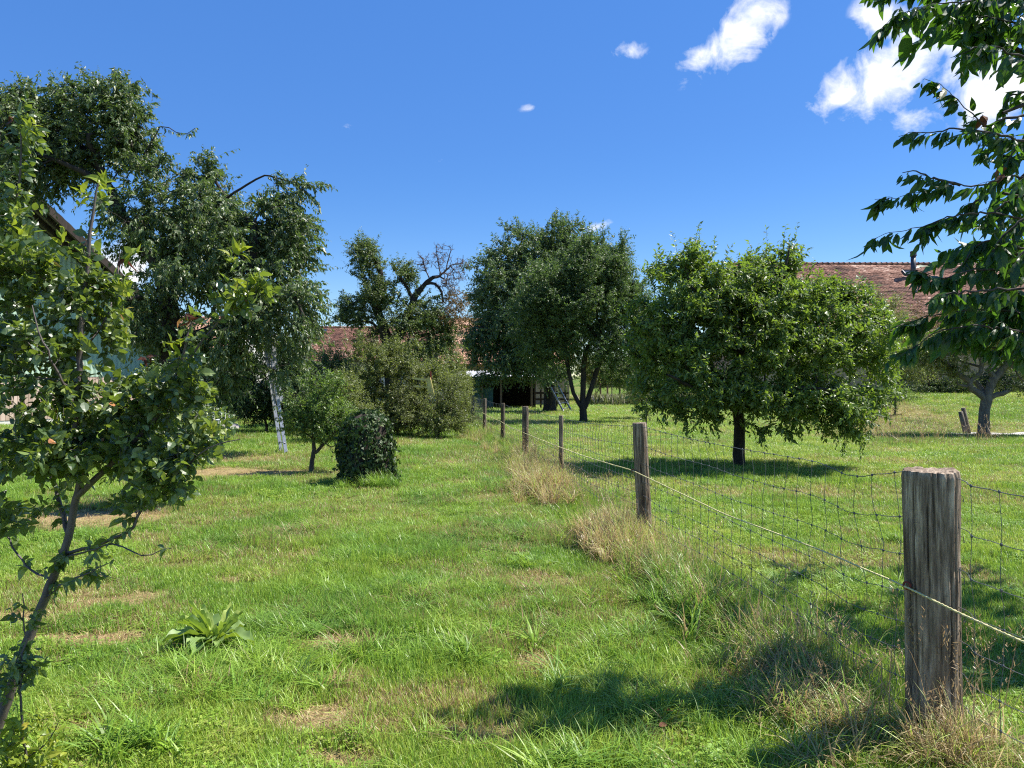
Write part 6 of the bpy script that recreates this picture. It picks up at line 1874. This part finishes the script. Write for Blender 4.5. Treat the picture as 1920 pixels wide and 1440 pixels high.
# ------------------------------------------------------------------ shrubs
def shrub(name, label, cat, px, py, D, lobes, n_attr, leafm, seed, stems=4, barkm='bark', group=None, **kw):
    b = base_of(px, py, D)
    rs = RS(seed+500)
    B = np.array(b); limbs = []
    top = CH-(min(l[1] for l in lobes)-HY)/F*D
    hgt = max(top-b[2], .3)
    limbs.append(([B-[0, 0, .05], B+[0, 0, hgt*.12]], [.05, .04]))
    for k in range(stems):
        a = rs.uniform(0, 6.28); q = np.array([math.cos(a), math.sin(a), 0])
        s = max(l[2] for l in lobes)/F*D*.5
        limbs.append(([B+[0, 0, hgt*.06], B+q*s*.4+[0, 0, hgt*.3], B+q*s+[0, 0, hgt*.6]], [.03, .025, .015]))
    ar = dict(kt=6, nl=13, tl=.28, lsize=.058, lwid=.5, droop=.1, hang=.15, upn=.6, tip=.005, surf=.42, bias=.15, step=.2, flare=0, twig_r=.003)
    ar.update(kw)
    return make_tree(name, label, cat, b, limbs, lobes, D, n_attr, leafm, barkm, seed, group=group, zmin=b[2]+.05, **ar)


GS = 'shrubs and bushes of the orchard'
shrub('olive_shrub', 'tall olive green bush under the half dead tree, tallest of the thicket', 'bush', 745, 812, 23, [(700, 690, 60, 46, 0, 1.0), (760, 680, 60, 40, 0, 1.0), (740, 740, 70, 50, 0, 1.2), (680, 650, 36, 30, 0, .6, .8), (800, 720, 40, 44, 0, .8), (680, 740, 40, 50, 0, .8), (740, 645, 26, 16, 0, .5, .3), (830, 690, 26, 30, .4, .6, .7), (720, 785, 60, 26, -.3, .8), (760, 775, 50, 30, -.4, .8)], 720, 'olive', 101, group=GS, shoots=(110, .6), gaps=[(640, 690, 14, 30), (700, 640, 18, 14), (790, 665, 16, 14), (725, 715, 14, 12), (820, 740, 12, 10)])
shrub('willowy_shrub', 'low spreading yellowish bush reaching right towards the far fence posts', 'bush', 820, 814, 22, [(810, 770, 50, 34, 0, .8), (850, 760, 30, 42, 0, .6), (780, 785, 44, 26, 0, .8), (870, 790, 18, 16, 0, .3, .5), (835, 795, 40, 16, -.3, .5), (760, 760, 30, 40, .2, .6), (850, 725, 22, 22, .4, .4, .7)], 420, 'olive', 102, group=GS, lsize=.050, lwid=.36, up_tw=.5, tl=.32, nl=12, shoots=(70, .45))
shrub('round_shrub', 'mid green bush between the small fruit tree and the ladder foot', 'bush', 650, 812, 20.5, [(645, 740, 34, 40, 0, .7), (630, 780, 34, 28, 0, .6), (670, 780, 40, 30, 0, .6), (600, 770, 30, 30, .3, .5, .7)], 260, 'olive', 103, group=GS, lsize=.052, shoots=(40, .35))
shrub('hedge_shrub', 'soft green bush behind the ladder, below the red brown tiled roof', 'bush', 610, 790, 28, [(605, 700, 40, 44, 0, 1), (580, 740, 44, 40, 0, 1), (640, 720, 34, 50, 0, 1), (620, 665, 24, 20, 0, .6, .5), (560, 690, 30, 40, 0, .8)], 420, 'pear', 104, group=GS, lsize=.06, tl=.4)
shrub('dark_shrub', 'dense dark evergreen bush in the shade left of the ladder', 'bush', 500, 800, 24.5, [(490, 750, 44, 40, 0, 1.1), (530, 730, 40, 50, 0, 1.0), (470, 690, 44, 36, .3, 1.0), (540, 670, 40, 40, 0, 1), (450, 745, 30, 30, .3, .8, .8), (555, 770, 26, 26, 0, .6)], 560, 'dark', 105, group=GS, lsize=.07, tl=.36)
shrub('dark_shrub', 'dark shaded bush behind the white garden frames', 'bush', 400, 790, 33, [(400, 700, 60, 40, 0, 1.5), (340, 720, 50, 50, 0, 1.4), (450, 710, 30, 36, 0, 1)], 320, 'dark', 106, group=GS, lsize=.09, tl=.5)
shrub('garden_shrub', 'pale yellow green bush in sun behind the thin white stake', 'bush', 445, 775, 31, [(440, 755, 24, 18, 0, .6), (420, 745, 20, 18, 0, .5)], 120, 'olive', 107, group=GS, lsize=.06, tl=.3)
shrub('rear_shrub', 'olive bush rising at the left edge of the shed roof', 'bush', 868, 782, 33, [(868, 730, 20, 40, 0, .7), (850, 690, 24, 30, 0, .7, .7), (880, 760, 14, 20, 0, .4, .6)], 200, 'olive', 108, group=GS, lsize=.06, tl=.3)
# behind the gnarled tree and the apple tree
shrub('loose_tree', 'loose olive yellow tree in front of the farmhouse roof, right of the apple tree', 'tree', 1672, 770, 34, [(1640, 620, 46, 60, 0, 1.2), (1690, 640, 40, 60, 0, 1.2), (1630, 550, 26, 30, 0, .7, .6), (1670, 580, 34, 34, 0, .9, .8), (1710, 690, 40, 34, 0, 1.0)], 420, 'olive', 110, lsize=.062, tl=.42, surf=.6, nl=9)
shrub('loose_tree', 'sparse brownish tree before the farmhouse wall above the gnarled limbs', 'tree', 1800, 745, 37, [(1790, 610, 50, 50, 0, 1.4), (1850, 600, 50, 44, 0, 1.4), (1740, 600, 40, 40, 0, 1.2, .7), (1900, 620, 40, 40, 0, 1.2)], 300, 'brownish', 111, lsize=.07, tl=.5, surf=.6, nl=8)
shrub('garden_shrub', 'grey green bush beside the reddish shrub on the bank', 'bush', 1780, 745, 36, [(1770, 722, 26, 16, 0, .8), (1800, 716, 26, 22, 0, .8), (1725, 730, 26, 14, 0, .7)], 220, 'pear', 112, group=GS, lsize=.055)
shrub('garden_shrub', 'dark green bush on the bank behind the gnarled trunk', 'bush', 1830, 742, 37, [(1820, 728, 24, 14, 0, .8), (1860, 715, 34, 26, 0, 1.2), (1900, 722, 34, 20, 0, 1.)], 260, 'dark', 113, group=GS, lsize=.06)
shrub('reddish_shrub', 'dark reddish leaved shrub on the bank beside the plank stack', 'bush', 1744, 748, 36.5, [(1745, 722, 13, 22, 0, .5)], 110, 'redleaf', 114, group=GS, lsize=.06)
shrub('garden_shrub', 'long row of pale shrubs far along the farmhouse wall at right', 'bush', 1960, 745, 40, [(1930, 700, 50, 30, 0, 1.5), (2020, 700, 60, 40, 0, 1.5)], 200, 'pear', 115, group=GS, lsize=.08)
shrub('meadow_tree', 'distant leafy tree seen between the stems of the three stemmed tree', 'tree', 1115, 752, 66, [(1110, 690, 34, 30, 0, 2), (1150, 690, 40, 30, 0, 2), (1190, 700, 30, 26, 0, 2)], 320, 'pear', 116, lsize=.14, tl=.8, surf=.6)
shrub('meadow_tree', 'distant bushy tree right of the thin stake sapling, behind the apple crown', 'tree', 1240, 752, 62, [(1230, 700, 40, 36, 0, 2), (1290, 700, 50, 40, 0, 2)], 260, 'small', 117, lsize=.14, tl=.8)
shrub('loose_shrub', 'pale bush at the lower left rim of the apple crown', 'bush', 1212, 770, 34, [(1205, 735, 26, 26, 0, .8), (1190, 715, 22, 20, 0, .6)], 130, 'olive', 118, group=GS, lsize=.05)
for k_, (px_, d_, w_, h_, lab_) in enumerate([(560, 80, 90, 40, 'distant tree line bush left of the small skylight house'), (700, 84, 90, 34, 'distant bush behind the low tiled house'), (1300, 74, 110, 26, 'distant bush behind the apple tree, left of the farmhouse'),
                                              (1180, 82, 90, 30, 'distant bush above the bright meadow slope'), (440, 76, 90, 60, 'distant tree behind the pinkish roofed house')]):
    shrub('distant_bush', lab_, 'bush', px_, 722, d_, [(px_, 718-h_*.45, w_*.6, h_*.6, 0, 3), (px_-w_*.5, 718-h_*.3, w_*.4, h_*.45, 0, 3), (px_+w_*.5, 718-h_*.35, w_*.4, h_*.5, 0, 3)], 170, 'pear', 120+k_, group='distant bushes on the horizon', lsize=.22, tl=1.1, nl=10)


def meadow_strip():
    rs = RS(14); mb = MB()
    n = 5200
    y = rs.uniform(56, 62, n); px = rs.uniform(1085, 1300, n); x = (px-CX)/F*y
    pos = np.stack([x, y, height(x, y)], -1)
    blades(mb, pos, rs.uniform(0, 6.28, n), rs.uniform(0, .4, n), rs.uniform(.3, .95, n), rs.uniform(.05, .12, n), rs, .5, 3)
    m = leaf_mat('wild_flower_strip', [(0, (.10, .14, .05)), (.5, (.20, .22, .10)), (.8, (.36, .33, .24)), (1, (.55, .50, .42))], (.2, .25, .06), .25, .6, .2)
    tag(mb.build('wild_plants', m), 'greyish strip of tall wild plants before the far meadow', 'wild plants', kind='stuff')


meadow_strip()


def thin_saplings():
    for px, p0, p1, d, r, lab, mt, lobes in [
        (1212, 745, 0, 12.6, .022, 'thin bare stemmed sapling rising just behind the leaning fence post', 'bark', [(1206, 776, 9, 5, 0, .08), (1214, 762, 6, 6, 0, .05)]),
        (1678, 745, 0, 30, .05, 'short pale stemmed young tree in the straw at the foot of the loose tree', 'bark', [(1672, 745, 26, 16, 0, .4), (1690, 735, 18, 14, 0, .4)]),
        (1147, 700, 0, 57, .06, 'distant thin staked sapling in the strip of wild plants', 'bark_pale', [(1140, 695, 20, 22, 0, .8), (1155, 690, 14, 20, 0, .6)]),
        (1405, 800, 0, 16.5, .02, 'slender hidden shoot standing behind the apple trunk', 'bark', [(1405, 800, 6, 8, 0, .1)])][:3]:
        b = base_of(px, 0, d)
        limbs = [([np.array(b)-[0, 0, .05], np.array(b)+[.01, 0, .4], W(px, p0, d)], [r, r*.8, r*.45])]
        make_tree('thin_sapling', lab, 'tree', b, limbs, lobes, d, 14 if d < 20 else 60, 'small', mt, int(px), kt=3, nl=7, tl=.08 if d < 20 else .3, lsize=.04 if d < 20 else .07, tip=.003, step=.15, bias=.1, min_path=.3)


thin_saplings()


# ------------------------------------------------------------------ ivy covered stump, dock, yellow sapling, fallen leaf
def ivy_stump():
    rs = RS(77); D = 11.95
    x0, y0 = (688-CX)/F*D, D
    g = H(x0, y0)
    root = thing('ivy_stump', 'waist high round topped stump wrapped in dark glossy ivy', 'stump', (x0, y0, g))
    hh = 1.13
    def shell(a, t, k=1.0):
        # radius grows from foot to waist and closes over the dome
        prof = np.interp(t, [0, .15, .5, .8, .93, 1.0], [.46, .40, .41, .345, .22, .0])
        r = prof*k*(1+.16*(fbm(3+1.3*np.cos(a)+t*2, 3+1.3*np.sin(a)+t*1.3, 4, 3)-.5)*2)+.10*(fbm(9+3*np.cos(a), t*6+3*np.sin(a), 14, 2)-.5)
        return np.stack([x0+r*np.cos(a), y0+r*np.sin(a), g+t*hh*(1+0*a)], -1)
    m = MB(); a = np.linspace(0, 2*np.pi, 40, endpoint=False); t = np.linspace(0, 1, 30)
    T, A = np.meshgrid(t, a, indexing='ij')
    v = shell(A, T, .84); i, j = np.meshgrid(np.arange(29), np.arange(40), indexing='ij'); j2 = (j+1) % 40
    m.add(v.reshape(-1, 3), quad=np.stack([i*40+j, i*40+j2, (i+1)*40+j2, (i+1)*40+j], -1).reshape(-1, 4))
    m.build('stump', MT['dark_wood'], root, smooth=True)
    # ivy in overlapping shingles, thinner in some places so that dark hollows show
    lf, vn = MB(), MB()
    n = 4300
    A = rs.uniform(0, 6.283, n); T = rs.uniform(.0, 1, n)**.85
    keep = fbm(A*2.2, T*5.5, 9, 3)+rs.uniform(-.1, .1, n) > .27
    A, T = A[keep], T[keep]; n = len(A)
    P = shell(A, T, 1.0); e = 1e-2
    N1 = np.cross(shell(A+e, T)-P, shell(A, np.minimum(T+e, 1.2))-P); N1 = nrm(N1)
    N1 = np.where((N1*np.stack([np.cos(A), np.sin(A), T*.6], -1)).sum(-1, keepdims=True) < 0, -N1, N1)
    P = P+N1*(rs.uniform(-.03, .05, (n, 1))+.07*(fbm(A*4, T*9, 19, 2)[:, None]-.4))
    d = np.array([0, 0, -1.0])+N1*rs.uniform(.2, .8, (n, 1))+rs.normal(0, .35, (n, 3))
    IV = (np.array([[0, 0, 0], [-.5, .05, .04], [-.34, .5, .03], [0, 1, -.1], [.34, .5, .03], [.5, .05, .04], [0, .4, -.04]]), [(0, 6, 1), (1, 6, 2), (2, 6, 3), (3, 6, 4), (4, 6, 5), (5, 6, 0)], [])
    sz = rs.uniform(.026, .062, n)
    leaves(lf, P, d, N1+rs.normal(0, .45, (n, 3)), sz, sz*1.15, rs, IV, .2)
    # loose runners
    for k in range(26):
        a = rs.uniform(2.6, 6.6) if k < 18 else rs.uniform(0, 6.28); t0 = rs.uniform(.1, .7)
        p = shell(np.array([a]), np.array([t0]))[0]; o = np.array([math.cos(a), math.sin(a), 0])
        q = [p, p+o*.06+[0, 0, -.06], p+o*rs.uniform(.08, .2)+[0, 0, -rs.uniform(.12, .3)]]
        q[2][2] = max(q[2][2], g+.02)
        vn.tube(q, [.004, .003, .002], 5, cap=False)
        u = rs.uniform(0, 1, 12); pp = np.array(q[0])*(1-u)[:, None]+np.array(q[2])*u[:, None]+rs.normal(0, .02, (12, 3))
        leaves(lf, pp, rs.normal(0, .5, (12, 3))+[0, 0, -.6], rs.normal(0, .5, (12, 3))+o, .04, .045, rs, IV, .2)
    for k in range(44):      # upright shoots standing off the dome
        a = rs.uniform(0, 6.28); p = shell(np.array([a]), np.array([rs.uniform(.8, .97)]))[0]
        p = shell(np.array([a]), np.array([rs.uniform(.25, .97)]))[0]; e_ = rs.uniform(.03, .15); q = p+np.array([math.cos(a)*e_, math.sin(a)*e_, rs.uniform(-.03, .12)]); vn.tube([p, q], [.003, .002], 4, cap=False)
        pp = p+(q-p)*rs.uniform(0, 1.1, (7, 1)); leaves(lf, pp, rs.normal(0, .6, (7, 3)), rs.normal(0, .4, (7, 3))+UP, .038, .042, rs, IV, .2)
    for k in range(10):
        a = rs.uniform(2.8, 6.4); tt = np.linspace(0, .8, 14)
        P2 = shell(a+.25*np.sin(tt*5+k), tt, 1.03); vn.tube(P2, np.linspace(.008, .003, 14), 5, cap=False)
    vn.build('ivy_stems', MT['bark'], root, smooth=True)
    lf.build('ivy', MT['ivy'], root)


ivy_stump()


def big_leaf_plant():
    rs = RS(15)
    gx, gy = ground_at(405, 1212)
    g = H(gx, gy)
    root = thing('dock_plant', 'broad leaved dock plant with pale fresh centre leaves in the near lawn', 'plant', (gx, gy, g))
    lf = MB(); st = MB()

    def big(a, L, wd, elev, bend, rnd):
        # a long leaf as a bent, slightly wavy strip
        n = 13; t = np.linspace(0, 1, n)
        th = elev-bend*t
        step = L/(n-1)
        r = np.concatenate([[0], np.cumsum(np.cos(th[:-1])*step)]); z = np.concatenate([[0], np.cumsum(np.sin(th[:-1])*step)])
        z = np.maximum(z+.035, .035+.01*t)
        o = np.array([math.cos(a), math.sin(a), 0]); s = np.array([-math.sin(a), math.cos(a), 0])
        c = np.array([gx, gy, g])+o*(.02+r)[:, None]+UP*z[:, None]
        w = wd*np.clip(np.sin(np.clip((t-.10)/.90, 0, 1)**.75*np.pi), 0, 1)**.8+.006
        rows = []
        for f in (-1, -.5, 0, .5, 1):
            wav = .012*np.sin(t*19+a*5+f*2)*abs(f)+.018*(1-abs(f))*-1
            rows.append(c+s*(w*f*.5)[:, None]+UP*(wav+.03*abs(f)*w/wd*.5)[:, None])
        v = np.stack(rows, 1)
        i, j = np.meshgrid(np.arange(n-1), np.arange(4), indexing='ij')
        lf.add(v.reshape(-1, 3), quad=np.stack([i*5+j, i*5+j+1, (i+1)*5+j+1, (i+1)*5+j], -1).reshape(-1, 4), rnd=rnd)
    for k in range(15):
        a = rs.uniform(2.4, 5.6) if k < 9 else rs.uniform(0, 6.28)
        big(a, rs.uniform(.18, .34), rs.uniform(.09, .14), rs.uniform(.5, 1.15), rs.uniform(1.0, 1.9), rs.uniform(.15, .7))
    for k in range(14):
        big(rs.uniform(0, 6.28), rs.uniform(.16, .30), rs.uniform(.025, .045), rs.uniform(.9, 1.4), rs.uniform(.2, .9), rs.uniform(.75, 1))
    lf.build('leaves', MT['dock'], root, smooth=True)
    for k, (px, py) in enumerate(((985, 1045), (1030, 1060), (1500, 1085))):
        hx, hy = ground_at(px, py); h0 = H(hx, hy); m = MB()
        for q in range(12):
            a = rs.uniform(0, 6.28); o = np.array([math.cos(a), math.sin(a), rs.uniform(.2, .9)])
            leaves(m, np.array([[hx, hy, h0+.01]]), o[None], np.array([[0, 0, 1.0]]), rs.uniform(.08, .14), rs.uniform(.03, .045), rs, LEAF_NEAR, .4)
        tag(m.build('lawn_weed', MT['dock'], None, loc=(hx, hy, h0)), ['small leafy weed rosette in the middle of the path of lawn', 'second small weed rosette right beside the first', 'small weed rosette in the field beyond the rope'][k], 'weed', 'small weeds in the lawn')


big_leaf_plant()


def yellow_sapling():
    D = 2.95
    b = base_of(45, 0, D)
    rs = RS(19)
    limbs = [([np.array(b)-[0, 0, .03], W(48, 1400, D), W(38, 1290, D), W(46, 1180, D), W(42, 1110, D)], [.007, .006, .005, .004, .002]),
             ([W(46, 1420, D), W(90, 1390, D), W(110, 1350, D-.05)], [.004, .003, .0015]), ([W(46, 1420, D), W(10, 1390, D), W(-20, 1350, D)], [.004, .003, .0015])]
    root = thing('yellow_sapling', 'little sapling with yellow green lower leaves at the foot of the young plum', 'sapling', b)
    sk = Skeleton(); wood, yl, gl = MB(), MB(), MB()
    for p, r in limbs: sk.limb(p, r, step=.05, wob=.004, rs=rs)
    for lobes, n, mb in (([(45, 1380, 55, 34, 0, .12), (20, 1420, 60, 20, 0, .12), (95, 1370, 20, 22, 0, .06, .5), (50, 1440, 70, 30, 0, .12)], 60, yl), ([(45, 1240, 30, 60, 0, .08), (50, 1150, 16, 34, 0, .05), (10, 1280, 26, 50, 0, .08)], 34, gl)):
        A, _, _ = lobe_points(lobes, n, rs, D, .6)
        tips = sk.reach(A, rs, .04, .2, .004)
        P = np.array(sk.p)[tips]
        S = np.repeat(P, 2, 0)
        twigs_leaves(wood, mb, S, rs.normal(0, .7, S.shape)+[0, 0, .3], np.full(len(S), .05), rs, 5, .030, .55, 0, .2, .6, tmpl=LEAF_NEAR, twig_r=.0008)
    sk.mesh(wood, .0009, 2.2, 0, 1)
    wood.build('stem', MT['bark_young'], root, smooth=True)
    tag(yl.build('lower_leaves', MT['yellow'], root), 'bright yellow green leaves near the ground')
    tag(gl.build('upper_leaves', MT['young'], root), 'mid green leaves along the upper stem')


yellow_sapling()


def fallen_leaves():
    rs = RS(23)
    for k, (px, py, s, lab) in enumerate(((1248, 1348, .075, 'curled dark brown fallen leaf on the shaded near lawn'), (1236, 1378, .05, 'small orange brown fallen leaf below the larger one'), (835, 1218, .04, 'tiny yellow fallen leaf in the middle of the lawn'),
                                          (1565, 1010, .06, 'pale dead leaf lying in the shade beyond the fence'))):
        x, y = ground_at(px, py); z = H(x, y)+.05
        m = MB(); leaves(m, np.array([[x, y, z]]), np.array([[.8, .5, .1]]), np.array([[.2, -.3, 1.0]]), s, s*.6, rs, LEAF_NEAR, .5)
        tag(m.build('fallen_leaf', MT['deadleaf'] if k < 2 else MT['yellow'], None, loc=(x, y, z)), lab, 'leaf', 'fallen leaves in the lawn')


fallen_leaves()
